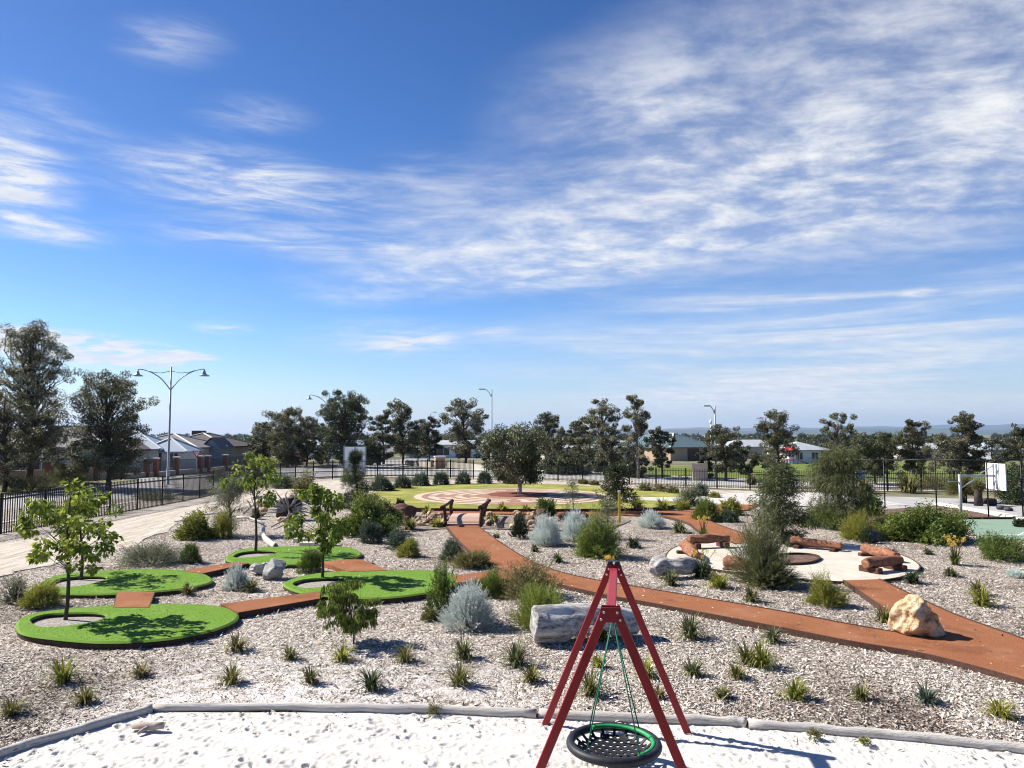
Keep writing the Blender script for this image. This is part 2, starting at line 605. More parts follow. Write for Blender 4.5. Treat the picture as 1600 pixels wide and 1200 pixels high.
def tuft_mesh(w, h, N, r, bw=.022, seg=3, spread=.75, tip=.0):
    """strappy clump of blades"""
    a = r.uniform(0, 2 * np.pi, N)
    lean = np.abs(r.normal(0, .62, N)) + .15
    lean = np.minimum(lean, 1.4) * spread / .75
    L = np.hypot(h, w * .35) * r.uniform(.55, 1.08, N)
    rb = r.uniform(0, .13, N) * w
    base = np.stack([np.cos(a) * rb, np.sin(a) * rb, np.full(N, -.02)], 1)
    out = np.stack([np.cos(a), np.sin(a), np.zeros(N)], 1)
    side = np.stack([-np.sin(a), np.cos(a), np.zeros(N)], 1)
    pts = [base]
    ang = lean * .35
    for k in range(seg):
        d = out * np.sin(ang)[:, None] + np.array([0, 0, 1.0]) * np.cos(ang)[:, None]
        pts.append(pts[-1] + d * (L / seg)[:, None])
        ang = ang + lean * (.75 + .25 * k)
    Wk = [bw * .8, bw, bw * .75, bw * .12] if seg == 3 else [bw] * seg + [bw * .1]
    V = np.stack([np.stack([p - side * wk * .5, p + side * wk * .5], 1) for p, wk in zip(pts, Wk)], 1)  # N,seg+1,2,3
    V = V.reshape(-1, 3)
    F = []
    idx = np.arange(N)[:, None] * (2 * (seg + 1))
    for k in range(seg):
        F.append(idx + np.array([2 * k, 2 * k + 1, 2 * k + 3, 2 * k + 2])[None])
    F = np.concatenate(F)
    t = np.clip(r.uniform(.1, .9, N)[:, None] + np.linspace(-.1, .15, seg + 1)[None, :], 0, 1)
    V[:, 2] = np.maximum(V[:, 2], -.02)
    return V, F, np.repeat(t.reshape(-1), 2)


def tree_parts(h, w, cb, nclump, nleaf, leafL, leafW, r, shape='round', trunk_r=.1, lean=(0, 0), droop=.2, clump=.17, fork=None, ang=1.0, stems=1, openness=.0, lobes=0, spread=.11):
    """returns (MB trunk, (V,F,tint) crown). cb = crown base as a fraction of height"""
    tb = MB()
    top = Vector((lean[0] * h, lean[1] * h, h * .93))
    def axis(t):  # trunk line
        return Vector((top.x * t * t + .03 * w * math.sin(5 * t + 1), top.y * t * t + .03 * w * math.sin(4 * t), h * .93 * t))
    prof = {'round': lambda t: math.sqrt(max(0, 1 - (2 * t - 1) ** 2)) ** .8,
            'tall': lambda t: (math.sin(math.pi * (t * .82 + .12)) ** .75) * (1 - .25 * t),
            'gum': lambda t: float(np.interp(t, [0, .15, .35, .6, .8, 1], [.55, .9, 1, .8, .62, .25])),
            'cone': lambda t: (1 - t) ** .8 + .06,
            'spire': lambda t: (1 - t) ** 1.7 + .04,
            'top': lambda t: math.sqrt(max(0, 1 - (1.5 * t - .85) ** 2)),
            'flat': lambda t: math.sqrt(max(0, 1 - (1.35 * t - .6) ** 2))}[shape]
    if fork:
        pts = [axis(k / 4 * fork) for k in range(5)]
        tb.tube(pts, [trunk_r * (1.15 - .3 * k / 4) for k in range(5)], 8)
        joints = [pts[-1]]
        for k in range(3):
            a = k * 2.1 + r.uniform(0, 1)
            e = pts[-1] + Vector((math.cos(a) * w * .22, math.sin(a) * w * .22, h * (cb + .22 - fork)))
            m_ = (pts[-1] + e) / 2 + Vector((math.cos(a) * w * .03, math.sin(a) * w * .03, 0))
            tb.tube([pts[-1], m_, e], [trunk_r * .75, trunk_r * .55, trunk_r * .4], 7)
            joints.append(e)
    else:
        for s_ in range(stems):
            off = Vector((r.normal() * trunk_r * 2.2, r.normal() * trunk_r * 2.2, 0)) if s_ else Vector((0, 0, 0))
            pts = [axis(k / 7) + off * (1 + k * .25) for k in range(8)]
            tb.tube(pts, [trunk_r * (1 if s_ == 0 else .6) * (1.15 - .95 * k / 7) for k in range(8)], 8)
    parts = []
    per = max(4, nleaf // nclump)
    LB = []
    for i in range(lobes):
        t = (i + r.uniform(.1, .9)) / lobes
        a = i * 2.399 + r.uniform(-.6, .6)
        rr = w / 2 * prof(t) * r.uniform(.45, 1.0) * .82
        ax = axis(min(1, cb + (1 - cb) * t))
        LB.append((np.array((ax.x + math.cos(a) * rr, ax.y + math.sin(a) * rr, h * (cb + (1 - cb) * t * .95))), r.uniform(.6, 1.3), t))
    for i in range(nclump):
        t = r.uniform(0, 1) ** (2.0 if shape == 'spire' else .9)
        pr = prof(t)
        a = i * 2.399 + r.uniform(-.5, .5)
        rr = w / 2 * pr * (r.uniform(openness, 1) ** .55) * .86
        ax = axis(min(1, cb + (1 - cb) * t))
        c = Vector((ax.x + math.cos(a) * rr, ax.y + math.sin(a) * rr, h * (cb + (1 - cb) * t * .97) + r.normal() * .02 * h))
        if LB:
            bc_, bs_, t = LB[i % lobes]
            c = Vector(bc_ + r.normal(size=3) * np.array([1, 1, .75]) * spread * w * bs_)
            c.z = min(max(c.z, h * cb * .8), h)
        if fork:
            j = min(joints, key=lambda q: (q - c).length)
        else:
            j = axis(max(.08, min(.95, cb * .75 + (1 - cb) * t * .72)))
        md = (j + c) / 2 + Vector((r.normal(), r.normal(), r.normal() + .4)) * .05 * w
        br = trunk_r * .2
        tb.tube([j, md, c], [br, br * .65, br * .25], 5, cap=False)
        cr = clump * w * r.uniform(.65, 1.25)
        n = int(per * r.uniform(.6, 1.4))
        d = rand_dirs(n, r)
        rad = cr * r.uniform(.15, 1, n) ** .5
        P = np.array(c) + d * rad[:, None] * np.array([1, 1, .8])
        D = unit(d * ang + rand_dirs(n, r) * .8 + np.array([0, 0, -1.0]) * droop * 2)
        V, F = leaf_quads(P, D, leafL * r.uniform(.7, 1.25, n), leafW * r.uniform(.8, 1.2, n), r)
        tv = np.clip(r.uniform(.25, .65) + r.normal(0, .2, n), 0, 1)
        parts.append((V, F, np.repeat(tv, 4)))
    V, F, t = merge(parts)
    kx = (w / 2) / np.percentile(np.abs(V[:, 0] - top.x * .5), 98.5)
    ky = (w / 2) / np.percentile(np.abs(V[:, 1] - top.y * .5), 98.5)
    kz = h / np.percentile(V[:, 2], 99.7)
    V *= np.array([kx, ky, kz])
    tb.v = [(x * (1 + (kx - 1) * min(1, z / (.3 * h))), y * (1 + (ky - 1) * min(1, z / (.3 * h))), z * kz) for x, y, z in tb.v]
    V[:, 2] = np.maximum(V[:, 2], .01)
    return tb, (V, F, t)


def make_tree(name, label, cat, p, h, w, cb, nclump, nleaf, leafL, leafW, mat, bark, seed, group=None, **kw):
    r = np.random.default_rng(seed)
    root = thing(name, label, cat, p, 0, group)
    tb, (V, F, t) = tree_parts(h, w, cb, nclump, nleaf, leafL, leafW, r, **kw)
    tb.build('trunk', M[bark], root)
    link('crown', np_mesh('crown', V, F, t), M[mat], root)
    return root
# ================================================================== THE SETTING
_wr = np.random.default_rng(3)
_K = [(_wr.normal() * k, _wr.normal() * k, _wr.uniform(0, 6.28), a) for k, a in ((.25, 1), (.3, 1), (.5, .7), (.7, .5), (1.1, .35), (1.6, .25), (2.4, .15), (3.3, .12))]


def und(x, y):
    s = 0
    for a, b, c, k in _K:
        s = s + k * np.sin(a * x + b * y + c)
    return s


def MZ(x, y):
    """height of the mulched bed (always a little below 0)"""
    return -0.035 + 0.012 * und(x, y)


EDGE_PX = [(-200, 1262), (0, 1180), (120, 1143), (236, 1109), (420, 1106), (640, 1110), (840, 1117), (1000, 1123), (1165, 1130), (1400, 1150), (1600, 1171), (1800, 1195)]
EDGE = np.array([tuple(G(x, y, -.03)[:2]) for x, y in EDGE_PX])


def edge_y(x):
    return np.interp(x, EDGE[:, 0], EDGE[:, 1])


# ---- base ground: one sheet to the horizon, falling away beyond the sports field
def base_z(y, x=0):
    d = np.hypot(x, y)
    return np.interp(d, [0, 90, 160, 420, 1500, 20000], [-.13, -.13, -.9, -6.5, -9, -9])


rr_ = np.array([0, 6, 12, 25, 45, 70, 90, 110, 140, 180, 240, 330, 420, 700, 1500, 4000, 9000, 20000.])
na = 72
V = [(0, 0, -.13)]
for q in rr_[1:]:
    for k in range(na):
        a = 2 * math.pi * k / na
        V.append((q * math.sin(a), q * math.cos(a), float(base_z(q))))
F3 = [(0, 1 + (k + 1) % na, 1 + k) for k in range(na)]
gmb = MB()
gmb.add(V, F3 + [(1 + i * na + k, 1 + i * na + (k + 1) % na, 1 + (i + 1) * na + (k + 1) % na, 1 + (i + 1) * na + k) for i in range(len(rr_) - 2) for k in range(na)], True)
M['ground'] = mat_noise('ground', (.11, .105, .055), (.22, .195, .12), .35, .95, .02, 6, c3=(.09, .105, .042), s3=.04, lo=.35, hi=.65)
tag(gmb.build('ground', M['ground']), kind='structure')

# ---- mulch material
def mulch_mat():
    m, T, b = new_mat('mulch')
    tcn = T.n('ShaderNodeTexCoord')
    o = tcn.outputs['Object']
    jig = T.n('ShaderNodeTexNoise')
    T.put(jig.inputs['Vector'], o)
    jig.inputs['Scale'].default_value = 5.0
    jv = T.n('ShaderNodeVectorMath', operation='MULTIPLY_ADD')
    T.put(jv.inputs[0], jig.outputs['Color'])
    jv.inputs[1].default_value = (.22, .22, 0)
    T.put(jv.inputs[2], o)
    cols, hts = [], []
    for rot, sx, sy in ((.35, 20, 52), (-.8, 24, 60), (1.5, 17, 46)):
        vo = T.n('ShaderNodeTexVoronoi')
        vo.inputs['Scale'].default_value = 1.0
        T.put(vo.inputs['Vector'], T.mapping(T.mapping(jv.outputs[0], rot=(0, 0, rot)), scale=(sx, sy, 20)))
        s_ = T.n('ShaderNodeSeparateColor')
        T.put(s_.inputs[0], vo.outputs['Color'])
        cols.append(s_.outputs[0])
        hts.append(T.m('MULTIPLY', T.m('SUBTRACT', 1.0, vo.outputs['Distance']), s_.outputs[1]))
    ml = T.mr(T.noise(o, 9, 2), .42, .5)
    ml2 = T.mr(T.noise(T.mapping(o, loc=(5, 2, 1)), 8, 2), .46, .54)
    def pick(a):
        x = T.n('ShaderNodeMix', data_type='FLOAT')
        T.put(x.inputs[0], ml); T.put(x.inputs[2], a[0]); T.put(x.inputs[3], a[1])
        y = T.n('ShaderNodeMix', data_type='FLOAT')
        T.put(y.inputs[0], ml2); T.put(y.inputs[2], x.outputs[0]); T.put(y.inputs[3], a[2])
        return y.outputs[0]
    c = pick(cols)
    hgt = pick(hts)
    col = T.ramp(c, [(0, (.022, .016, .012)), (.22, (.105, .079, .061)), (.47, (.30, .25, .203)), (.75, (.53, .465, .395)), (1, (.77, .70, .615))])
    # sandier near the white sand on the left, browner litter on the right
    big = T.noise(o, .28, 4, .6)
    col = T.mix(T.mr(big, .50, .68, 0, .55), col, (.15, .105, .075), 'MULTIPLY')
    col = T.mix(T.mr(big, .50, .70, 0, .30), col, (.30, .215, .16))
    sepn = T.n('ShaderNodeSeparateXYZ')
    T.put(sepn.inputs[0], o)
    near = T.mr(sepn.outputs[1], 11.2, 16.6, 1, 0)
    left = T.mr(sepn.outputs[0], -2.6, 2.6, 1, 0)
    lft2 = T.mr(sepn.outputs[0], -7.4, -5.0, 0, 1)
    sandy = T.m('MULTIPLY', T.m('MULTIPLY', T.m('MULTIPLY', near, left), lft2), T.mr(T.noise(o, 2.2, 6, .7), .36, .60, .05, 1.0))
    col = T.mix(T.m('MULTIPLY', sandy, .8), col, (.74, .70, .66))
    T.put(b.inputs['Base Color'], col)
    b.inputs['Roughness'].default_value = .9
    b.inputs['Specular IOR Level'].default_value = .15
    bn = T.n('ShaderNodeBump')
    bn.inputs['Distance'].default_value = .025
    T.put(bn.inputs['Height'], hgt)
    T.put(b.inputs['Normal'], bn.outputs[0])
    return m


M['mulch'] = mulch_mat()
nx, ny = 380, 280
xs = np.linspace(-27, 36, nx)
vv = (np.linspace(0, 1, ny) ** 1.6)
X = np.repeat(xs[None], ny, 0)
Y0 = edge_y(xs)[None]
Y = Y0 + (47.0 - Y0) * vv[:, None]
Z = MZ(X, Y) + .006 * rng.normal(size=X.shape)
V = np.stack([X, Y, Z], -1).reshape(-1, 3)
i0 = (np.arange(ny - 1)[:, None] * nx + np.arange(nx - 1)[None]).ravel()
F = np.stack([i0, i0 + 1, i0 + nx + 1, i0 + nx], 1)
tag(link('mulch_bed', np_mesh('mulch_bed', V, F, smooth=True), M['mulch']), kind='structure')

# ---- white sand pit with footprints (a displaced sheet)
def sand_mat():
    m, T, b = new_mat('white_sand')
    tcn = T.n('ShaderNodeTexCoord')
    o = tcn.outputs['Object']
    f = T.noise(o, 30, 6, .7)
    col = T.ramp(f, [(.3, (.51, .48, .435)), (.65, (.65, .62, .57))])
    lit = T.mr(T.noise(T.mapping(o, loc=(3, 3, 0), scale=(1, 1.6, 1)), 24, 3, .7), .66, .72)
    col = T.mix(T.m('MULTIPLY', lit, T.mr(T.noise(o, 1.3, 3), .42, .6, .15, .9)), col, (.30, .26, .22))
    T.put(b.inputs['Base Color'], col)
    b.inputs['Roughness'].default_value = .95
    b.inputs['Specular IOR Level'].default_value = .1
    bn = T.n('ShaderNodeBump')
    bn.inputs['Distance'].default_value = .012
    T.put(bn.inputs['Height'], T.noise(o, 55, 5, .7))
    T.put(b.inputs['Normal'], bn.outputs[0])
    return m


M['sand'] = sand_mat()
x0, x1, y0, y1, st = -9.6, 9.6, 6.6, 11.2, .022
nx, ny = int((x1 - x0) / st), int((y1 - y0) / st)
xs = np.linspace(x0, x1, nx); ys = np.linspace(y0, y1, ny)
X, Y = np.meshgrid(xs, ys)
Zs = .006 * und(X * 2.2, Y * 2.2)
r = np.random.default_rng(11)
for _ in range(3600):
    ax, ay = r.uniform(x0, x1), r.uniform(y0, y1)
    sx, sy = r.uniform(.018, .04), r.uniform(.03, .085)
    an = r.uniform(0, 3.14) if r.random() < .6 else r.normal(.5, .4)
    dp = r.gamma(1.5, .0085) + .004
    R_ = 3 * sy
    i0_, i1_ = max(0, int((ax - R_ - x0) / st)), min(nx, int((ax + R_ - x0) / st))
    j0_, j1_ = max(0, int((ay - R_ - y0) / st)), min(ny, int((ay + R_ - y0) / st))
    if i1_ <= i0_ or j1_ <= j0_: continue
    gx, gy = X[j0_:j1_, i0_:i1_] - ax, Y[j0_:j1_, i0_:i1_] - ay
    u, v = gx * math.cos(an) + gy * math.sin(an), -gx * math.sin(an) + gy * math.cos(an)
    q = (u / sx) ** 2 + (v / sy) ** 2
    Zs[j0_:j1_, i0_:i1_] += -dp * np.exp(-q) + dp * .55 * np.exp(-((np.sqrt(q) - 1.6) / .5) ** 2)
Zs -= .07 * np.exp(-(((X - 1.25) / .75) ** 2 + ((Y - 8.9) / .6) ** 2)) - .02 * np.exp(-((np.hypot((X - 1.25) / .75, (Y - 8.9) / .6) - 1.5) / .4) ** 2)
Zs = np.clip(Zs, -.13, .075) - .07
ed = edge_y(X)
Ycl = np.minimum(Y, ed + .05)
Zs = np.where(Y > ed - .12, -.065 + (Zs + .065) * np.clip((ed + .0 - Y) / .12, 0, 1), Zs)
V = np.stack([X, Ycl, Zs], -1).reshape(-1, 3)
i0 = (np.arange(ny - 1)[:, None] * nx + np.arange(nx - 1)[None]).ravel()
F = np.stack([i0, i0 + 1, i0 + nx + 1, i0 + nx], 1)
keepf = (Y.reshape(-1)[F] <= (edge_y(V[:, 0])[F] + .08)).all(1)
tag(link('sand_pit', np_mesh('sand_pit', V, F[keepf], smooth=True), M['sand']), kind='structure')
from_sand = lambda x, y: float(Zs[min(ny - 1, max(0, int((y - y0) / st))), min(nx - 1, max(0, int((x - x0) / st)))])

# ---- sheets
PATHS = []
EXC = []          # polygons kept free of chips


def sheet(name, poly, z, mat, zb=None, exc=True, kind='structure'):
    if zb is None: zb = z - .12
    o = MB().prism(poly, zb, z).build(name, mat)
    if exc:
        EXC.append(np.array(poly))
        if name == 'path': PATHS.append(EXC[-1])
    return tag(o, kind=kind)


M['dirt'] = mat_noise('dirt', (.33, .285, .225), (.56, .50, .42), 2.6, .95, .05, 7, c3=(.27, .225, .165), s3=1.1)
_ta = math.atan2(G(400, 772).y - G(0, 868).y, G(400, 772).x - G(0, 868).x)
M['track'] = mat_noise('rutted_sand', (.40, .345, .275), (.57, .51, .43), 1.5, .95, .09, 4, c3=(.36, .305, .235), s3=1.6)
for _n in M['track'].node_tree.nodes:
    if _n.type == 'MAPPING':
        _n.vector_type = 'TEXTURE'
        _n.inputs['Rotation'].default_value = (0, 0, _ta)
        _n.inputs['Scale'].default_value = (3.2, .55, 1)
M['lawn'] = mat_noise('lawn', (.165, .178, .036), (.275, .27, .068), 1.1, .95, .02, 40, c3=(.33, .31, .09), s3=.35, spec=.1)
M['field'] = mat_noise('field', (.105, .135, .030), (.165, .20, .050), .3, .95, .02, 20, spec=.1)
M['asphalt'] = mat_noise('asphalt', (.19, .182, .175), (.28, .27, .26), 1.2, .92, .005, 60)
M['pale_road'] = mat_noise('pale_road', (.30, .29, .275), (.40, .385, .37), .7, .92, .005, 60)
M['concrete'] = mat_noise('concrete', (.42, .395, .355), (.53, .505, .46), 1.5, .9, .004, 40)
M['kerb'] = mat_noise('kerb', (.50, .47, .42), (.62, .59, .53), 3, .9)
M['path'] = mat_noise('path_softfall', (.19, .070, .028), (.32, .132, .060), 26, .9, .01, 60, c3=(.225, .094, .045), s3=1.2)
def path_mat():
    m, T, b = new_mat('path_softfall')
    o = T.n('ShaderNodeTexCoord').outputs['Object']
    col = T.ramp(T.noise(o, 34, 6, .7), [(.3, (.165, .058, .024)), (.68, (.345, .140, .064))])
    col = T.mix(T.mr(T.noise(o, 1.1, 5, .65), .46, .72, 0, .45), col, (.36, .185, .105))
    col = T.mix(T.mr(T.noise(T.mapping(o, loc=(9, 3, 0)), .9, 4, .6), .52, .70, 0, .5), col, (.135, .048, .024))
    col = T.mix(T.mr(T.noise(T.mapping(o, loc=(2, 7, 0)), 60, 2, .6), .66, .72, 0, .7), col, (.50, .36, .27))
    T.put(b.inputs['Base Color'], col)
    b.inputs['Roughness'].default_value = .92
    b.inputs['Specular IOR Level'].default_value = .12
    bn = T.n('ShaderNodeBump')
    bn.inputs['Distance'].default_value = .014
    T.put(bn.inputs['Height'], T.noise(o, 45, 6, .7))
    T.put(b.inputs['Normal'], bn.outputs[0])
    return m


M['path'] = path_mat()
M['path_edge'] = mat_noise('path_edge', (.035, .018, .013), (.10, .048, .03), 20, .85)
M['limestone'] = mat_noise('limestone_floor', (.40, .355, .285), (.60, .55, .465), 1.4, .95, .012, 30, c3=(.52, .475, .40), s3=5)
M['bark_bed'] = mat_noise('bark_bed', (.07, .04, .028), (.24, .155, .115), 9, .95, .05, 18)
M['court'] = mat_noise('court_paint', (.17, .25, .18), (.21, .295, .215), 1.5, .85)
M['white_paint'] = mat_noise('white_paint', (.72, .72, .70), (.82, .82, .80), 5, .6)
M['gravel'] = mat_noise('gravel_pale', (.13, .11, .095), (.47, .43, .38), 22, .95, .02, 50)

# sandy maintenance track inside the left fence, running back to the corner
track = gpoly([(-160, 880), (0, 833), (47, 826), (197, 798), (270, 785), (330, 772), (400, 760), (470, 752), (545, 748), (600, 752), (640, 757), (600, 766), (560, 776), (520, 783), (470, 778), (420, 784), (365, 797), (300, 808), (262, 826), (205, 852), (120, 872), (0, 898), (-160, 930)], 0, 5)
jr = np.random.default_rng(5)
track = [(x + jr.normal() * .13, y + jr.normal() * .13) for x, y in track]
sheet('sandy_track', track, -.004, M['track'])
# pale strip behind the lawn where the grass clumps stand
sheet('sandy_strip', gpoly([(590, 766), (610, 754), (680, 750), (760, 749.5), (900, 753), (1010, 759), (1090, 764), (1190, 768), (1180, 772), (1060, 772), (960, 766), (760, 760), (655, 763)], 0, 4), .002, M['dirt'])
# lawn
lawn = gpoly([(570, 781), (582, 771), (610, 765), (655, 759), (760, 755.5), (870, 757), (960, 762), (1050, 769), (1092, 777), (1095, 786), (1045, 792), (985, 797.5), (900, 799), (800, 799), (690, 798), (612, 796)], 0, 5)
sheet('lawn', lawn, .02, M['lawn'])

# labyrinth paving round the tree
LC = Vector((G(806, 775)[0], G(806, 775)[1], 0))
LC = Vector(((G(645, 776).x + G(957, 776).x) / 2, 0, 0)); LC.y = (G(800, 764.5).y + G(800, 789.5).y) / 2
LR = 6.3
M['lab_red'] = mat_noise('labyrinth_red', (.22, .115, .075), (.34, .19, .125), 3, .9, .004, 40)
M['lab_cream'] = mat_noise('labyrinth_cream', (.43, .34, .25), (.55, .455, .35), 3, .9, .004, 40)


def ring_poly(c, r0, r1, a0, a1, n=None):
    n = n or max(4, int(abs(a1 - a0) / 0.09))
    A = [a0 + (a1 - a0) * k / n for k in range(n + 1)]
    return [(c.x + r1 * math.cos(a), c.y + r1 * math.sin(a)) for a in A] + [(c.x + r0 * math.cos(a), c.y + r0 * math.sin(a)) for a in A[::-1]]


circ = [(LC.x + LR * math.cos(2 * math.pi * k / 72), LC.y + LR * math.sin(2 * math.pi * k / 72)) for k in range(72)]
sheet('labyrinth_paving', circ, .03, M['lab_red'])
lm = MB()
lm.prism(ring_poly(LC, LR - .48, LR, -1.35, 4.5), .02, .036)
q_ = math.pi / 2
for i, r0 in enumerate((4.95, 4.1, 3.25, 2.45)):
    w_ = .46
    for k in range(4):
        g0, g1 = (.10, .10) if (k + i) % 2 else (.34, .04)
        lm.prism(ring_poly(LC, r0, r0 + w_, -q_ + k * q_ + g0, -q_ + (k + 1) * q_ - g1), .02, .036)
# turning strips that join neighbouring rings
for k, (a, r0, r1) in enumerate(((-1.42, 2.45, 4.1), (-1.05, 4.1, 5.4), (-2.0, 3.25, 4.95), (-2.35, 4.95, 6.2), (.35, 2.45, 4.1), (3.35, 3.3, 5.4), (2.7, 4.1, 5.4), (-.5, 3.3, 5.0))):
    lm.prism(ring_poly(LC, r0 + .461, r1 - .001, a, a + .4 / ((r0 + r1) / 2), 3), .02, .0355)
tag(lm.build('labyrinth_line', M['lab_cream']), kind='structure')
M['red_mulch'] = mat_noise('red_mulch', (.10, .028, .018), (.24, .075, .045), 8, .95, .04, 22)
tb_c = G(809, 773)
sheet('mulch_ring', [(tb_c.x + 2.0 * math.cos(2 * math.pi * k / 40), tb_c.y - .1 + 2.0 * math.sin(2 * math.pi * k / 40)) for k in range(40)], .045, M['red_mulch'])

# concrete plaza and footpath right of the lawn
sheet('footpath', gpoly([(940, 777), (1000, 777.5), (1090, 777), (1140, 771), (1230, 769), (1350, 772), (1352, 777), (1420, 790), (1345, 792), (1260, 791), (1190, 790), (1130, 788), (1060, 784), (1000, 782), (940, 781)], 0, 1, smooth=False), .026, M['concrete'])
# driveway beyond the court
sheet('driveway', gpoly([(1300, 777), (1390, 776), (1490, 779), (1700, 786), (1900, 792), (1900, 830), (1650, 814), (1590, 809), (1540, 797), (1470, 789), (1400, 796), (1340, 795)], 0, 1, smooth=False), .010, M['pale_road'])
kb = MB()
kpts = [G(1464, 789), G(1500, 795), (G(1560, 805)), G(1640, 822), G(1720, 842)]
for a, b_ in zip(kpts[:-1], kpts[1:]):
    kb.beam(a + Vector((0, 0, .06)), b_ + Vector((0, 0, .06)), .35, .16)
tag(kb.build('kerb', M['kerb']), kind='structure')
sheet('bark_bed', gpoly([(1345, 798), (1400, 795), (1465, 790), (1530, 801), (1600, 818), (1570, 815), (1480, 812), (1390, 815), (1350, 812)], 0, 1, smooth=False), .014, M['bark_bed'])
# ball court
court = gpoly([(1505, 812.5), (1600, 812.5), (1830, 812.5), (1830, 848), (1640, 846), (1530, 841)], 0, 1, smooth=False)
sheet('court', court, .03, M['court'])
cl_ = MB()
cA, cB = G(1520, 836), G(1830, 838)
cl_.beam(Vector((cA.x, cA.y, .030)), Vector((cB.x, cB.y, .030)), .06, .012)
cA, cB = G(1640, 813.5), G(1590, 838)
cl_.beam(Vector((cA.x, cA.y, .030)), Vector((cB.x, cB.y, .030)), .06, .010)
tag(cl_.build('court_line', M['white_paint']), kind='structure')
ce = MB()
cA, cB = G(1500, 811.8), G(1830, 811.8)
ce.beam(Vector((cA.x, cA.y + .12, .03)), Vector((cB.x, cB.y + .12, .03)), .16, .14)
tag(ce.build('court_edge', M['path_edge']), kind='structure')

# roads outside the school fence
FL = [(-80, 848), (0, 834.5), (47, 827), (197, 799.5), (236, 793), (270, 786.5), (300, 781), (330, 774), (375, 766), (419, 757.5), (455, 752.5), (494, 749), (531, 746.5), (583, 744.2), (660, 744.2), (760, 746.5)]
FR = [(760, 746.5), (840, 749), (920, 752), (1000, 756.5), (1090, 760), (1185, 763), (1290, 764.5), (1400, 765), (1500, 765), (1640, 765)]
fl = [G(x, y) for x, y in FL]
fr = [G(x, y) for x, y in FR]


def off(line, d):
    out = []
    for i, p in enumerate(line):
        t = (line[min(i + 1, len(line) - 1)] - line[max(i - 1, 0)]).normalized()
        out.append((p.x - t.y * d, p.y + t.x * d))
    return out


outer = fl + fr[1:]
inner_side = spline(off(outer, 3.0), 4, False)
outer_side = spline(off(outer, 12.5), 4, False)
sheet('verge', spline(off(outer, .25), 4, False) + inner_side[::-1], -.112, M['dirt'], exc=False)
sheet('road', inner_side + outer_side[::-1], -.118, M['pale_road'], exc=False)
kb = MB()
for line in (inner_side, outer_side):
    for a, b_ in zip(line[:-1], line[1:]):
        kb.beam((a[0], a[1], -.08), (b_[0], b_[1], -.08), .3, .16)
tag(kb.build('road_kerb', M['kerb']), kind='structure')
far_side = spline(off(outer, 17), 4, False)
sheet('pavement', spline(off(outer, 12.8), 4, False) + far_side[::-1], -.10, M['concrete'], zb=-.3, exc=False)
# side street going away between the trees
sheet('side_street', gpoly([(350, 738), (470, 730), (560, 722), (640, 717), (690, 717), (640, 727), (560, 736), (420, 745)], -.11, 1, smooth=False), -.106, M['pale_road'], exc=False)
# sports field
fp = [G(1165, 752, -.13), G(1240, 724, -.13), G(1420, 722.5, -.13), G(1700, 722, -.13), G(1900, 741, -.13), G(1640, 752, -.13), G(1400, 753, -.13)]
sheet('sports_field', [(p.x, p.y) for p in fp], -.095, M['field'], zb=-1.2, exc=False)
fp = [G(930, 742, -.13), G(1000, 730, -.13), G(1130, 727, -.13), G(1240, 726, -.13), G(1180, 750, -.13), G(1000, 746, -.13)]
sheet('park_grass', [(p.x, p.y) for p in fp], -.099, M['field'], zb=-1.2, exc=False)

# ---- soft-fall paths
PL = [(696, 823), (718, 849), (745, 872), (783, 893), (850, 914), (940, 940), (1040, 966), (1150, 990), (1225, 1007), (1300, 1021), (1440, 1046), (1600, 1083), (1760, 1128)]
PR = [(746, 823), (775, 845), (810, 868), (845, 886), (900, 903), (1000, 921), (1100, 938), (1210, 957), (1330, 980), (1424, 996)]
# real photo rows of the near edge (the strip narrows to the left)
PL = [(696, 823), (718, 849), (745, 872), (783, 892), (850, 911), (940, 932), (1000, 943), (1090, 960), (1225, 986), (1330, 1007), (1450, 1028), (1600, 1069), (1760, 1122)]
PB = [(1424, 996), (1432, 985), (1375, 950), (1318, 910)]
PC = [(1374, 908), (1440, 940), (1500, 967), (1600, 1003), (1760, 1062)]
pl, pr = spline([G(*p)[:2] for p in PL], 4, False), spline([G(*p)[:2] for p in PR], 4, False)
pb, pc = spline([G(*p)[:2] for p in PB], 4, False), spline([G(*p)[:2] for p in PC], 4, False)
sheet('path', pl[::-1] + pr + pb[1:] + pc, .055, M['path'])
UPL = [(1000, 806), (1040, 809), (1075, 819), (1090, 830), (1120, 842), (1150, 852)]
UPR = [(1000, 800), (1060, 800), (1090, 804), (1110, 816), (1140, 828), (1200, 846)]
u1, u2 = spline([G(*p)[:2] for p in UPL], 4, False), spline([G(*p)[:2] for p in UPR], 4, False)
sheet('path', u1 + u2[::-1], .051, M['path'])
sheet('path', gpoly([(1060, 800), (1128, 789), (1186, 789), (1168, 797), (1090, 804)], 0, 1, smooth=False), .032, M['path'])
cp = [(660, 802.5), (760, 803), (1000, 806), (1000, 800), (820, 799.8), (660, 799)]
sheet('path', gpoly(cp, 0, 1, smooth=False), .024, M['path'])


def ribbon(name, lines, z, h=.10, t=.045, mat='path_edge'):
    mb = MB()
    for l in lines:
        for a, b_ in zip(l[:-1], l[1:]):
            mb.beam((a[0], a[1], z - h / 2), (b_[0], b_[1], z - h / 2), t, h)
    return tag(mb.build(name, M[mat]), kind='structure')


ribbon('path_edging', [pl, pr, pb, pc], .07, .14)
ribbon('path_edging', [u1, u2], .066, .13)
ribbon('lawn_edging', [gpoly([(606, 797), (690, 799), (800, 800), (900, 800), (1010, 798.5), (1060, 793), (1095, 788)], 0, 4, closed=False)], .16, .2, .10)

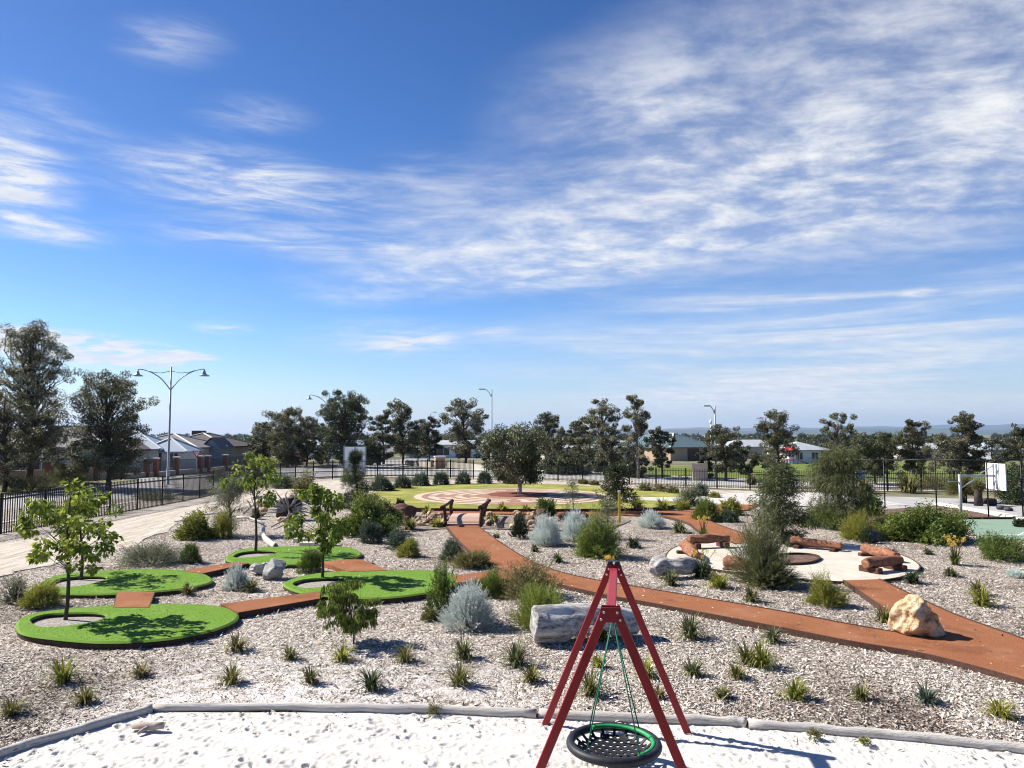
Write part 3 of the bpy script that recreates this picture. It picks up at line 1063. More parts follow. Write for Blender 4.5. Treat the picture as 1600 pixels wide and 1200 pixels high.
# ---- fire circle
FC = [(1040, 872), (1052, 858), (1090, 847), (1160, 843), (1240, 845), (1330, 852), (1400, 866), (1436, 884), (1425, 898), (1380, 908), (1318, 911), (1230, 905), (1150, 896), (1085, 887), (1048, 880)]
fc = gpoly(FC, 0, 5)
sheet('limestone_floor', fc, .035, M['limestone'])
ribbon('circle_edging', [fc + fc[:1]], .045, .08, .03)
pit = gpoly([(1205, 872), (1240, 868.5), (1270, 870.5), (1281, 876), (1265, 883), (1225, 885), (1205, 880)], 0, 4)
sheet('fire_pit', pit, .042, M['bark_bed'])
ribbon('pit_edging', [pit + pit[:1]], .11, .12, .05)

# ---- dry creek bed
M['creek'] = mat_noise('creek_soil', (.10, .07, .05), (.34, .27, .21), 4, .95, .05, 12)
sheet('creek_bed', gpoly([(590, 806), (640, 803), (690, 805), (760, 806), (850, 804), (930, 804), (985, 812), (940, 826), (860, 828), (770, 826), (690, 826), (630, 830), (585, 822)], 0, 4), .004, M['creek'], exc=False)
M['dry_grass'] = mat_noise('dry_grass', (.10, .095, .045), (.20, .185, .09), 1.2, .95, .03, 14)
# ground outside left: shaded garden bed under the street trees, grass verge
sheet('verge_grass', gpoly([(-150, 800), (0, 779), (120, 763), (215, 753), (215, 748), (60, 755), (-150, 775)], -.11, 1, smooth=False), -.085, M['dry_grass'], exc=False)

# ---- mulch chips: countless, one object
def in_poly(P, x, y):
    n = len(P)
    c = np.zeros(len(x), bool)
    j = n - 1
    for i in range(n):
        xi, yi, xj, yj = *P[i], *P[j]
        c ^= ((yi > y) != (yj > y)) & (x < (xj - xi) * (y - yi) / (yj - yi + 1e-12) + xi)
        j = i
    return c


ISLES = []       # filled by the turf islands below


def build_chips():
    r = np.random.default_rng(21)
    n = 380000
    y = 9.3 * (31 / 9.3) ** (r.uniform(0, 1, n) ** .95)
    x = r.uniform(-.75, .75, n) * y
    ok = (y > edge_y(x) + .12)
    zz = MZ(x, y)
    for P in EXC + ISLES:
        q = in_poly(P, x, y)
        if any(P is k for k in PATHS):
            st_ = q & (r.random(n) < .014)
            zz = np.where(st_, .05, zz)
            ok &= ~q | st_
        elif any(P is k for k in ISLES):
            st_ = q & (r.random(n) < .0035)
            zz = np.where(st_, .105, zz)
            ok &= ~q | st_
        else:
            ok &= ~q
    # fewer chips where sand has washed over the bed
    sandy = np.clip((15.2 - y) / 3.2, 0, 1) * np.clip((1.2 - x) / 3, 0, 1) * np.clip((x + 7) / 1.5, 0, 1) * np.clip(.75 + .35 * und(x * 1.3, y * 1.3), 0, 1)
    ok &= r.random(n) > sandy * .8
    thin = np.clip(und(x * .9 + 7, y * .9) - .6, 0, 1)
    ok &= r.random(n) > thin * .7
    x, y, zz = x[ok], y[ok], zz[ok]
    # bits kicked over the edging onto the sand
    ns = 700
    xs_ = r.uniform(-9, 9, ns)
    ys_ = edge_y(xs_) - .09 - np.abs(r.normal(0, .28, ns))
    zs_ = np.array([from_sand(a, b) + .004 for a, b in zip(xs_, ys_)])
    x, y, zz = np.concatenate([x, xs_]), np.concatenate([y, ys_]), np.concatenate([zz, zs_])
    n = len(x)
    L = r.gamma(2.4, .0105, n) + .012
    L *= .92 + .25 * np.clip((y - 14) / 10, 0, 1)
    Wd = np.minimum(L * r.uniform(.18, .5, n), .028)
    tw = r.random(n) < .012
    L = np.where(tw, r.uniform(.1, .28, n), L)
    Wd = np.where(tw, r.uniform(.008, .016, n), Wd)
    a = r.uniform(0, 2 * np.pi, n)
    tl = r.normal(0, .28, n)
    D = np.stack([np.cos(a) * np.cos(tl), np.sin(a) * np.cos(tl), np.sin(tl)], 1)
    C = np.stack([x, y, zz + .012 + np.abs(np.sin(tl)) * L * .4], 1)
    N = unit(np.stack([r.normal(0, .3, n), r.normal(0, .3, n), np.ones(n)], 1))
    Sd = unit(np.cross(D, N))
    h, w = (L / 2)[:, None], (Wd / 2)[:, None]
    V = np.stack([C - D * h - Sd * w, C - D * h * .8 + Sd * w, C + D * h + Sd * w * .7, C + D * h * .85 - Sd * w], 1).reshape(-1, 3)
    F = np.arange(4 * n).reshape(n, 4)
    brown = np.clip((x - .6) / 3.5, 0, 1) * np.clip((17 - y) / 4, 0, 1) + .8 * np.clip((-5.2 - x) / 1.2, 0, 1) * np.clip((19 - y) / 4, 0, 1)
    brown = brown + .55 * np.clip(und(x * 1.5 + 11, y * 1.5 - 4) - .15, 0, 1.2)
    t = np.clip(r.beta(1.6, 1.3, n) + .10 * und(x * .8, y * .8) / 2 - brown * (.09 + .17 * np.clip(und(x * 1.1 + 3, y * 1.1), -.6, 1)), 0, 1)
    m, T, b = new_mat('mulch_chip')
    at = T.n('ShaderNodeAttribute', attribute_name='tint')
    T.put(b.inputs['Base Color'], T.ramp(at.outputs['Fac'], [(0, (.028, .020, .015)), (.23, (.13, .10, .078)), (.44, (.38, .322, .265)), (.70, (.62, .555, .48)), (1, (.86, .81, .735))]))
    b.inputs['Roughness'].default_value = .85
    b.inputs['Specular IOR Level'].default_value = .15
    tag(link('mulch_chips', np_mesh('mulch_chips', V, F, np.repeat(t, 4)), m), 'countless pale wood chips strewn over the garden bed', 'wood chips', kind='stuff')
# ================================================================== BUILT THINGS
M['black_steel'] = mat_noise('black_steel', (.008, .008, .009), (.016, .016, .018), 6, .5)
M['galv'] = mat_noise('galvanised_steel', (.30, .32, .34), (.42, .44, .46), 6, .45, metal=.3)
M['lamp_grey'] = mat_noise('lamp_grey', (.30, .33, .36), (.40, .43, .46), 4, .5)
M['red_paint'] = mat_noise('red_paint', (.235, .012, .018), (.30, .022, .024), 3, .42, .0006, 60, spec=.3)
M['bolt'] = mat_noise('bolt_steel', (.60, .60, .60), (.75, .75, .75), 20, .35, metal=.4)
M['black_rubber'] = mat_noise('black_rubber', (.010, .011, .014), (.026, .028, .034), 10, .55)
M['green_rope'] = mat_noise('green_rope', (.012, .10, .06), (.03, .19, .115), 60, .8)
M['green_plastic'] = mat_noise('green_plastic', (.01, .22, .06), (.02, .30, .09), 10, .5)
M['log_grey'] = mat_noise('log_grey', (.10, .09, .082), (.46, .44, .415), 12, .95, .022, 34, stretch=(.5, 1.4, 1.4), lo=.34, hi=.62, c3=(.56, .545, .52), s3=2.2)
M['log_white'] = mat_noise('log_white', (.34, .31, .28), (.58, .55, .50), 6, .9, .01, 20)
M['log_edging'] = mat_noise('log_edging', (.34, .31, .27), (.64, .60, .54), 7, .95, .014, 26, stretch=(.25, 2.5, 2.5), c3=(.44, .41, .375), s3=1.5)
M['log_orange'] = mat_noise('log_orange', (.11, .045, .026), (.40, .185, .105), 8, .9, .035, 18, stretch=(1, 1, 1.6), c3=(.26, .10, .055), s3=3)
M['log_end'] = mat_noise('log_end', (.26, .115, .06), (.38, .19, .11), 12, .9)
M['log_dark'] = mat_noise('log_dark', (.05, .020, .016), (.115, .048, .034), 6, .85, .008, 20)
M['deck'] = mat_noise('bridge_deck', (.40, .26, .20), (.52, .36, .29), 14, .9, .004, 40, stretch=(1, 4, 1))
M['wood_dry'] = mat_noise('dry_wood', (.22, .19, .17), (.48, .45, .42), 6, .9, .01, 20)
M['wood_black'] = mat_noise('burnt_wood', (.02, .016, .014), (.075, .06, .05), 5, .95, .02, 16)
M['rock_gold'] = mat_noise('sandstone', (.16, .085, .045), (.56, .39, .22), 5.5, .92, .06, 9, c3=(.60, .48, .33), s3=3.2, lo=.36, hi=.52)
M['rock_tan'] = mat_noise('creek_rock', (.25, .16, .10), (.47, .36, .26), 3, .92, .03, 10)
M['rock_brown'] = mat_noise('brown_rock', (.075, .035, .026), (.15, .075, .055), 4, .85, .03, 10)
M['rock_grey'] = mat_noise('grey_boulder', (.20, .19, .182), (.50, .485, .465), 7, .92, .04, 12, c3=(.27, .26, .25), s3=2.4)
M['rock_dark'] = mat_noise('dark_rock', (.03, .03, .033), (.09, .09, .095), 4, .85, .03, 10)
M['slab'] = mat_noise('stone_slab', (.50, .46, .33), (.64, .60, .46), 8, .9, .008, 30)
M['turf'] = mat_noise('synthetic_turf', (.095, .20, .024), (.17, .29, .042), 60, .95, .006, 120, c3=(.155, .255, .045), s3=1.3, spec=.1)
M['turf_edge'] = mat_noise('turf_edge', (.035, .018, .012), (.075, .042, .028), 14, .85)

# ---- turf islands
def island(label, outline, hole, z=.11):
    op = gpoly(outline, z, 6)
    hp = gpoly(hole, z, 6)
    ISLES.append(np.array(op))
    c = Vector((sum(p[0] for p in op) / len(op), sum(p[1] for p in op) / len(op), 0))
    root = thing('turf_island', label, 'turf mound', c, 0, 'raised ovals of artificial turf')
    L = lambda P: [(x - c.x, y - c.y) for x, y in P]
    # top sheet, slightly domed at the rim by a rounded lip
    cen = Vector((0, 0))
    def inset(P, d):
        out = []
        n = len(P)
        for i in range(n):
            a, b = Vector(P[i - 1]), Vector(P[(i + 1) % n])
            t = (b - a).normalized()
            nrm = Vector((t.y, -t.x))
            out.append((P[i][0] + nrm.x * d, P[i][1] + nrm.y * d))
        return out
    lo, lh = L(op), L(hp)
    ar = sum(lo[i - 1][0] * lo[i][1] - lo[i][0] * lo[i - 1][1] for i in range(len(lo)))
    sg = -1 if ar > 0 else 1
    ah = sum(lh[i - 1][0] * lh[i][1] - lh[i][0] * lh[i - 1][1] for i in range(len(lh)))
    sh = 1 if ah > 0 else -1
    loi, lhi = inset(lo, .05 * sg), inset(lh, .03 * sh)
    mb = MB().prism(loi, 0, z, [lhi], side=False)
    for A, B in ((lo, loi), (lh, lhi)):
        n = len(A)
        vs = [Vector((x, y, z - .035)) for x, y in A] + [Vector((x, y, z)) for x, y in B]
        mb.add(vs, [(i, (i + 1) % n, (i + 1) % n + n, i + n) for i in range(n)], True)
    turf = mb.build('turf', M['turf'], root)
    MB().prism(inset(lo, .012 * sg), -.12, z - .0501, [inset(lh, .008 * sh)], top=False).build('edging', M['turf_edge'], root)
    MB().prism(lh, -.1, .02).build('gravel', M['gravel'], root)
    # fibres so the surface has a pile
    r = np.random.default_rng(int(abs(c.x * 100)))
    n = 15000
    P2 = np.array(lo)
    x = r.uniform(P2[:, 0].min(), P2[:, 0].max(), n); y = r.uniform(P2[:, 1].min(), P2[:, 1].max(), n)
    ok = in_poly(np.array(loi), x, y) & ~in_poly(np.array(lhi), x, y)
    x, y = x[ok], y[ok]; n = len(x)
    D = unit(np.stack([r.normal(0, .5, n), r.normal(0, .5, n), np.ones(n)], 1))
    Vq, Fq = leaf_quads(np.stack([x, y, np.full(n, z - .004)], 1), D, r.uniform(.012, .020, n), np.full(n, .010), r)
    tf = link('turf_pile', np_mesh('turf_pile', Vq, Fq, np.repeat(np.clip(r.normal(.5, .25, n), 0, 1), 4)), M['turf_blade'], turf)
    tag(tf, kind='stuff')
    return root


M['turf_blade'] = mat_leaf('turf_blade', ramp3((.085, .18, .018), (.15, .265, .032), (.24, .36, .06)), .45, .7, .15)
I1 = island('largest bright green turf oval, nearest to the white sand',
            [(25, 980), (30, 966), (55, 957), (100, 951), (180, 944.5), (275, 943), (340, 946), (368, 955), (373, 964), (360, 974), (322, 987), (250, 999), (160, 1003), (80, 997), (36, 990)],
            [(50, 967), (70, 960), (105, 957.5), (145, 957), (164, 960), (160, 966), (140, 972), (105, 977), (70, 979), (54, 974)])
I2 = island('bright green turf oval behind the nearest one, crossed by the shadow of the left-hand tree',
            [(60, 918), (66, 907), (90, 898), (120, 894), (190, 889.5), (270, 889), (315, 895), (332, 903), (326, 911), (280, 920), (205, 926), (140, 928), (85, 926)],
            [(81, 912), (95, 904), (130, 900), (160, 900), (166, 903), (156, 908), (130, 914), (100, 917), (84, 916)])
I3 = island('farthest and smallest bright green turf oval, below the stone steps',
            [(352, 872), (360, 864), (385, 857), (420, 854), (480, 853), (540, 854), (562, 860), (564, 867), (545, 873), (500, 879), (440, 881.5), (390, 880), (360, 877)],
            [(366, 868.5), (378, 863), (405, 860.5), (428, 861), (432, 863.5), (420, 867), (395, 870), (372, 871)])
I4 = island('bright green turf oval nearest the red path, partly behind the columnar bush',
            [(442, 913), (455, 904), (490, 896), (535, 892), (610, 890), (680, 891), (712, 898), (718, 907), (705, 917), (660, 927), (590, 934), (520, 931), (468, 925)],
            [(459, 912), (472, 906), (500, 903), (530, 902.5), (541, 905), (532, 910), (505, 916), (475, 918)])


def ramp_link(pts, label):
    P = gpoly(pts, .10, 1, smooth=False)
    ISLES.append(np.array(P))
    root = thing('turf_ramp', label, 'ramp', (0, 0, 0), 0, 'brown softfall strips between turf ovals')
    c = Vector((sum(p[0] for p in P) / 4, sum(p[1] for p in P) / 4, 0))
    root.location = c
    L = [(x - c.x, y - c.y) for x, y in P]
    MB().prism(L, -.05, .118).build('surface', M['path'], root)
    for a, b in ((0, 1), (2, 3)):
        MB().beam((*L[a], .03), (*L[b], .03), .04, .172).build('edging', M['turf_edge'], root)


ramp_link([(184, 926), (178, 950), (232, 950), (241, 926)], 'short brown softfall strip joining the two left turf ovals')
ramp_link([(345, 945), (500, 925), (500, 936), (372, 958)], 'long brown softfall strip joining the nearest oval to the oval by the path')
ramp_link([(285, 893), (372, 878), (388, 881), (315, 897)], 'narrow brown softfall strip leading from the second oval to the farthest one')
ramp_link([(500, 879), (560, 873), (606, 892), (545, 894)], 'broad brown softfall strip between the farthest oval and the oval by the path')
ramp_link([(705, 901), (798, 889), (825, 903), (716, 911)], 'brown softfall strip joining the turf oval to the main red path')
build_chips()

# ---- fences
def resample(line, step):
    P = [Vector((p[0], p[1])) for p in line]
    out = [P[0]]
    acc, i = 0.0, 0
    cur = P[0].copy()
    for q in P[1:]:
        d = (q - cur).length
        while acc + d >= step:
            cur = cur + (q - cur).normalized() * (step - acc)
            out.append(cur.copy())
            d = (q - cur).length
            acc = 0.0
        acc += d
        cur = q.copy()
    return out


def picket_fence(label, line, h, zb, step=2.4, pk=.026, sp=.125):
    pts = resample(spline([(p[0], p[1]) for p in line], 5, False), step)
    root = thing('picket_fence', label, 'fence', (pts[0].x, pts[0].y, zb))
    lp = [p - pts[0] for p in pts]
    for p in lp:
        MB().box((p.x, p.y, h / 2 - .05), (.065, .065, h + .12)).build('post', M['black_steel'], root)
    for a, b in zip(lp[:-1], lp[1:]):
        d = b - a
        L = d.length
        mb = MB()
        for zz in (.16, h - .22):
            mb.box((L / 2, 0, zz), (L, .035, .04))
        n = int(L / sp)
        for k in range(n):
            x = (k + .5) * L / n
            mb.box((x, 0, h / 2 + .02), (pk, pk * .7, h - .1))
        mb.build('panel', M['black_steel'], root, (a.x, a.y, 0), math.atan2(d.y, d.x))
    return root


picket_fence('black steel picket fence running away along the sandy track on the left', fl, 1.75, -.12, pk=.036)
picket_fence('black steel picket fence across the back of the garden behind the lawn and paved plaza', fr, 1.5, -.12)

# tall court fence
root = thing('court_fence', 'tall black pole and rail fence around the green ball court', 'fence', G(1383, 795))
b0 = G(1383, 795)
cpx = [G(1290, 783), G(1383, 795), G(1464, 805), G(1545, 810), G(1599, 812), G(1690, 812.0), G(1790, 812)]
tops = []
for p in cpx:
    hgt = HZ(p, 718.5)
    tops.append(Vector((p.x, p.y, hgt)) - b0)
    MB().tube([p - b0 + Vector((0, 0, -.1)), p - b0 + Vector((0, 0, hgt))], .035, 8).build('post', M['black_steel'], root)
for a, b in zip(tops[:-1], tops[1:]):
    MB().tube([a, b], .03, 8).build('top_rail', M['black_steel'], root)

# ---- street lamps
def lamp(label, p, h, arms, group='street lamps along the road', pr=.11):
    root = thing('street_lamp', label, 'street lamp', p, 0, group)
    MB().lathe((0, 0, 0), [(pr * 2.1, -.1), (pr * 2.1, .02), (pr * 1.2, .05), (pr * 1.15, 1.2), (pr * .95, 1.25), (pr * .55, h)], 12).build('pole', M['lamp_grey'], root)
    for sx, L, drop in arms:
        mb = MB()
        s_ = 1 if sx > 0 else -1
        pts = [Vector((0, 0, h - 1.9 * L / 2.7)), Vector((s_ * L * .28, 0, h - 1.0 * L / 2.7)), Vector((s_ * L * .6, 0, h - .45 * L / 2.7)), Vector((s_ * L * .88, 0, h - .22)), Vector((s_ * L, 0, h - .22))]
        sp_ = []
        for i in range(len(pts) - 1):
            for k in range(4):
                t = k / 4
                p0, p1, p2, p3 = pts[max(i - 1, 0)], pts[i], pts[i + 1], pts[min(i + 2, len(pts) - 1)]
                sp_.append(0.5 * ((2 * p1) + (p2 - p0) * t + (2 * p0 - 5 * p1 + 4 * p2 - p3) * t * t + (3 * p1 - p0 - 3 * p2 + p3) * t ** 3))
        sp_.append(pts[-1])
        mb.tube(sp_, .045, 6)
        mb.tube([Vector((0, 0, h - .35)), Vector((s_ * L * .3, 0, h - .52)), Vector((s_ * L * .55, 0, h - .45)), Vector((s_ * L * .72, 0, h - .30))], .03, 6)
        mb.build('arm', M['lamp_grey'], root)
        MB().lathe((s_ * L, 0, h - .78), [(.42, 0), (.42, .05), (.17, .16), (.10, .36), (.05, .52)], 12).build('lamp_head', M['lamp_grey'], root)
    return root


p = G(262, 757, -.12)
lamp('tall grey street lamp with two curved arms, nearest to the houses', p, HZ(p, 573) + .12, [(-1, 2.75, 0), (1, 2.75, 0)])
p = G(513, 728, -.12)
lamp('grey street lamp with pendant heads before the big dark tree', p, HZ(p, 611) + .12 - .3, [(-1, 2.6, 0), (1, 2.6, 0)])


def arm_lamp(label, p, top_y, side, L=1.1, fl_head=True, pr=.10):
    h = HZ(p, top_y) - p.z
    root = thing('street_lamp', label, 'street lamp', p, 0, 'street lamps along the road')
    MB().lathe((0, 0, 0), [(pr * 1.6, -.1), (pr * 1.6, .03), (pr, .06), (pr * .65, h)], 10).build('pole', M['lamp_grey'], root)
    MB().tube([(0, 0, h - .9), (side * L * .35, 0, h - .35), (side * L * .8, 0, h - .03), (side * L, 0, h)], .04, 6).build('arm', M['lamp_grey'], root)
    MB().box((side * (L + .25), 0, h - .01), (.62, .26, .12)).build('lamp_head', M['lamp_grey'], root, bevel=.03)
    return root


arm_lamp('grey street lamp with one short bracket, standing behind the dark labyrinth tree', G(768, 741, -.12), 608, -1, .75)
arm_lamp('grey single-headed street lamp on the right, before the sports field', G(1119, 748, -.12), 634, -1, .5)
arm_lamp('small far street lamp above the trees left of the brick pillar', G(671, 716, -.3), 644, 1, .7)
arm_lamp('small far street lamp half hidden by the round gum', G(729, 716, -.3), 629, 1, .9)
p = G(1112, 747, -.12)
root = thing('flag_pole', 'thin white pole with a small finial beside the single street lamp', 'pole', p)
h = HZ(p, 662) - p.z
MB().lathe((0, 0, 0), [(.07, -.1), (.07, 0), (.045, h)], 8).build('pole', M['white_paint'], root)
MB().lathe((0, 0, h), [(.12, 0), (.13, .15), (.08, .3), (.02, .42)], 8).build('finial', M['white_paint'], root)

# ---- houses
M['roof_brown'] = mat_noise('roof_tile_brown', (.085, .062, .050), (.15, .115, .095), 3, .8, .02, 14, stretch=(1, 1, 3))
M['roof_blue'] = mat_noise('roof_metal_blue', (.28, .33, .38), (.36, .41, .46), .7, .45, spec=.5)
M['roof_grey'] = mat_noise('roof_tile_grey', (.13, .125, .115), (.20, .19, .175), 3, .8, .02, 14)
M['roof_dark'] = mat_noise('roof_tile_dark', (.06, .048, .042), (.11, .09, .08), 3, .8, .02, 14)
M['roof_white'] = mat_noise('roof_metal_white', (.34, .36, .37), (.43, .45, .45), .7, .5)
M['roof_green'] = mat_noise('roof_metal_green', (.09, .14, .145), (.12, .18, .185), .7, .55)
M['ridge'] = mat_noise('ridge_cap', (.60, .57, .53), (.72, .69, .65), 3, .8)
M['wall_cream'] = mat_noise('render_cream', (.42, .38, .32), (.50, .46, .40), 2, .9)
M['wall_grey'] = mat_noise('render_grey', (.24, .25, .27), (.30, .31, .33), 2, .9)
M['wall_white'] = mat_noise('render_white', (.66, .66, .64), (.74, .74, .72), 2, .9)
M['wall_blue'] = mat_noise('cladding_blue', (.20, .24, .29), (.26, .30, .35), 2, .8)
M['brick_red'] = mat_noise('brick_red', (.15, .062, .045), (.26, .12, .08), 9, .9, .008, 30)
M['brick_tan'] = mat_noise('brick_tan', (.36, .25, .17), (.48, .36, .27), 9, .9, .008, 30)
M['brick_orange'] = mat_noise('brick_orange', (.46, .26, .14), (.58, .36, .22), 9, .9, .008, 30)
M['glass'] = mat_noise('window_glass', (.02, .026, .034), (.05, .06, .075), 1, .12, spec=.6)
M['door_dark'] = mat_noise('door_dark', (.05, .03, .025), (.09, .055, .045), 3, .6)
M['frame_white'] = mat_noise('frame_white', (.62, .63, .63), (.72, .73, .73), 4, .6)
M['steel_blue'] = mat_noise('garage_door', (.10, .15, .22), (.14, .19, .27), 4, .6)


def house(name, label, cat, p, rz, w, d, hw, rise, roof, wall, opens=(), ridge=True, over=.45, gable=False, extra=None):
    """hip-roofed house, front wall centred on p facing local -Y; opens = (kind, x, z0, w, h) on the front wall"""
    root = thing(name, label, cat, p, rz)
    MB().box((0, d / 2, hw / 2 - .3), (w, d, hw + .6)).build('wall', M[wall], root)
    rb = MB()
    x, y0, y1 = w / 2 + over, -over, d + over
    run = min(x, (y1 - y0) / 2)
    if gable:
        ra, rb_ = Vector((-x, (y0 + y1) / 2, hw + rise)), Vector((x, (y0 + y1) / 2, hw + rise))
    elif w >= d:
        ra, rb_ = Vector((-x + run, (y0 + y1) / 2, hw + rise)), Vector((x - run, (y0 + y1) / 2, hw + rise))
    else:
        ra, rb_ = Vector((0, y0 + run, hw + rise)), Vector((0, y1 - run, hw + rise))
    c = [Vector((-x, y0, hw - .05)), Vector((x, y0, hw - .05)), Vector((x, y1, hw - .05)), Vector((-x, y1, hw - .05))]
    vs = c + [ra, rb_]
    if w >= d or gable:
        rb.add(vs, [(0, 1, 5, 4), (1, 2, 5), (2, 3, 4, 5), (3, 0, 4)])
        hips = [(0, 4), (3, 4), (1, 5), (2, 5), (4, 5)]
    else:
        rb.add(vs, [(0, 1, 4), (1, 2, 5, 4), (2, 3, 5), (3, 0, 4, 5)])
        hips = [(0, 4), (1, 4), (2, 5), (3, 5), (4, 5)]
    rb.add([q + Vector((0, 0, -.16)) for q in c] + c, [(0, 1, 5, 4), (1, 2, 6, 5), (2, 3, 7, 6), (3, 0, 4, 7), (3, 2, 1, 0)])
    ro = rb.build('roof', M[roof], root)
    if ridge:
        cb = MB()
        for i, j in hips:
            cb.beam(vs[i] + Vector((0, 0, .05)), vs[j] + Vector((0, 0, .05)), .22, .09)
        cb.build('ridge_cap', M[ridge if isinstance(ridge, str) else 'ridge'], ro)
    for kind, xo, z0, ww, hh in opens:
        if kind == 'window':
            f = MB()
            for a in ((xo, z0 + .03, ww, .06), (xo, z0 + hh - .03, ww, .06)):
                f.box((a[0], -.03, a[1]), (a[2], .08, a[3]))
            for sx in (-ww / 2 + .03, 0, ww / 2 - .03):
                f.box((xo + sx, -.03, z0 + hh / 2), (.06, .08, hh - .12))
            wo_ = f.build('window', M['frame_white'], root)
            MB().box((xo, -.012, z0 + hh / 2), (ww - .1, .04, hh - .1)).build('pane', M['glass'], wo_)
        elif kind == 'door':
            MB().box((xo, -.03, z0 + hh / 2), (ww, .1, hh)).build('door', M['door_dark'], root, bevel=.02)
        elif kind == 'garage':
            g_ = MB().box((xo, -.03, z0 + hh / 2), (ww, .1, hh))
            for k in range(1, 5):
                g_.box((xo, -.09, z0 + hh * k / 5), (ww, .03, .03))
            g_.build('garage_door', M['steel_blue'], root)
    return root


ZB = -.12
house('house', 'brown tiled hip roof house partly behind the bushy street tree', 'house', G(158, 742, ZB), 0, 6.2, 6, 2.6, 1.4, 'roof_brown', 'wall_cream',
      [('window', -1.4, .9, 1.1, 1.3), ('window', 1.6, .6, 1.4, 1.7), ('door', 0, 0, 1, 2.1)])
house('house', 'pale blue metal roofed house with a bright hip ridge, left of the tall double lamp', 'house', G(196, 739.5, ZB), .12, 6.2, 6.4, 2.6, 1.75, 'roof_blue', 'wall_white',
      [('window', 1.2, .8, 1.6, 1.2), ('door', -1.5, 0, 1, 2.1)], ridge='frame_white')
house('house', 'low pale blue metal roofed house with a dark doorway behind the give way sign', 'house', G(254, 738.7, ZB), .10, 4.2, 4.8, 2.3, 1.35, 'roof_blue', 'wall_white',
      [('door', -.9, 0, 1.5, 2.1), ('window', 1.1, .6, 1.0, 1.5)], ridge='frame_white')
h3 = house('house', 'grey tiled house with a small front gable right of the pale blue roofs', 'house', G(242, 733.8, ZB), 0, 9, 9, 2.6, 1.55, 'roof_grey', 'wall_cream',
           [('window', -2.5, .7, 1.6, 1.3), ('garage', 2.4, 0, 3.2, 2.2)])
gb = MB()
gb.add([(3.4, 3.9, 2.4), (6.2, 3.9, 2.4), (4.8, 3.9, 3.7), (3.4, 8.2, 2.4), (6.2, 8.2, 2.4), (4.8, 8.2, 3.7)], [(0, 2, 5, 3), (1, 4, 5, 2)])
gb.build('gable_roof', M['roof_grey'], h3)
gb = MB()
gb.add([(3.7, 4.2, -.2), (5.9, 4.2, -.2), (5.9, 4.2, 2.55), (4.8, 4.2, 3.55), (3.7, 4.2, 2.55)], [(0, 1, 2, 3, 4)])
gb.box((4.8, 6.0, 1.1), (2.1, 3.5, 2.7))
gb.build('gable_wall', M['wall_blue'], h3)
h4 = house('house', 'reddish brown tiled house at the right end of the row of houses', 'house', G(293, 730, ZB), 0, 9, 11, 2.6, 1.6, 'roof_dark', 'wall_cream',
           [('window', -3, .7, 1.6, 1.3), ('door', 0, 0, 1.1, 2.1), ('window', 3, .7, 1.6, 1.3)])
MB().box((-1.0, 5.5, 3.9), (1.6, .8, 1.3)).build('roof_unit', M['roof_dark'], h4)
house('house', 'pale grey house with tall windows behind the tallest tree at the far left', 'house', G(62, 745, ZB), .05, 12, 9, 2.9, 2.0, 'roof_grey', 'wall_blue',
      [('window', 1.0, .5, 1.7, 2.0), ('window', 3.2, .5, .9, 2.0), ('window', -2.5, .5, 1.4, 2.0), ('door', -.6, 0, 1, 2.2)])


M['rail_dark'] = mat_noise('railing_green', (.06, .075, .075), (.10, .12, .12), 4, .5)


def yard_fence(label, pts, hp=1.7, pw=.42, wall='brick_tan', pillar='brick_red', low=.45, panel='wall_grey'):
    root = thing('yard_wall', label, 'wall', pts[0])
    for p in pts:
        q = p - pts[0]
        pl_ = MB().box((q.x, q.y, hp / 2 - .1), (pw, pw, hp + .2)).build('pillar', M[pillar], root)
        MB().box((q.x, q.y, hp + .06), (pw + .14, pw + .14, .12)).build('cap', M['ridge'], pl_)
    for a, b in zip(pts[:-1], pts[1:]):
        a_, b_ = a - pts[0], b - pts[0]
        t = (b_ - a_).normalized()
        a_ += t * (pw / 2); b_ -= t * (pw / 2)
        MB().beam(a_ + Vector((0, 0, low / 2 - .1)), b_ + Vector((0, 0, low / 2 - .1)), .25, low + .2).build('low_wall', M[wall], root)
        if panel:
            mb = MB()
            L = (b_ - a_).length
            for zz in (low + .12, hp - .22):
                mb.beam(a_ + Vector((0, 0, zz)), b_ + Vector((0, 0, zz)), .05, .05)
            n = max(3, int(L / .12))
            for k in range(n):
                c = a_ + (b_ - a_) * ((k + .5) / n)
                mb.box((c.x, c.y, (low + hp) / 2 - .05), (.03, .03, hp - low - .25))
            mb.build('railing', M['rail_dark'], root)


yard_fence('front wall of red and tan brick pillars with pale railings before the row of houses', [G(190, 748, ZB), G(229, 745.5, ZB), G(243, 745, ZB), G(275, 741.5, ZB), G(312, 738.5, ZB), G(324, 737.5, ZB), G(352, 735, ZB), G(383, 732.5, ZB)])
yard_fence('brown brick yard wall with pillars behind the bushes at the far left', [G(-60, 760, ZB), G(8, 757, ZB), G(75, 754, ZB), G(125, 751, ZB), G(150, 750, ZB), G(180, 748.5, ZB)], 1.75, .55, 'brick_tan', 'brick_red', 1.1, None)

# ---- distant buildings
def ground_at(px, d):
    x = (px - 800) / FPX * d
    return Vector((x, d, float(base_z(d, x))))


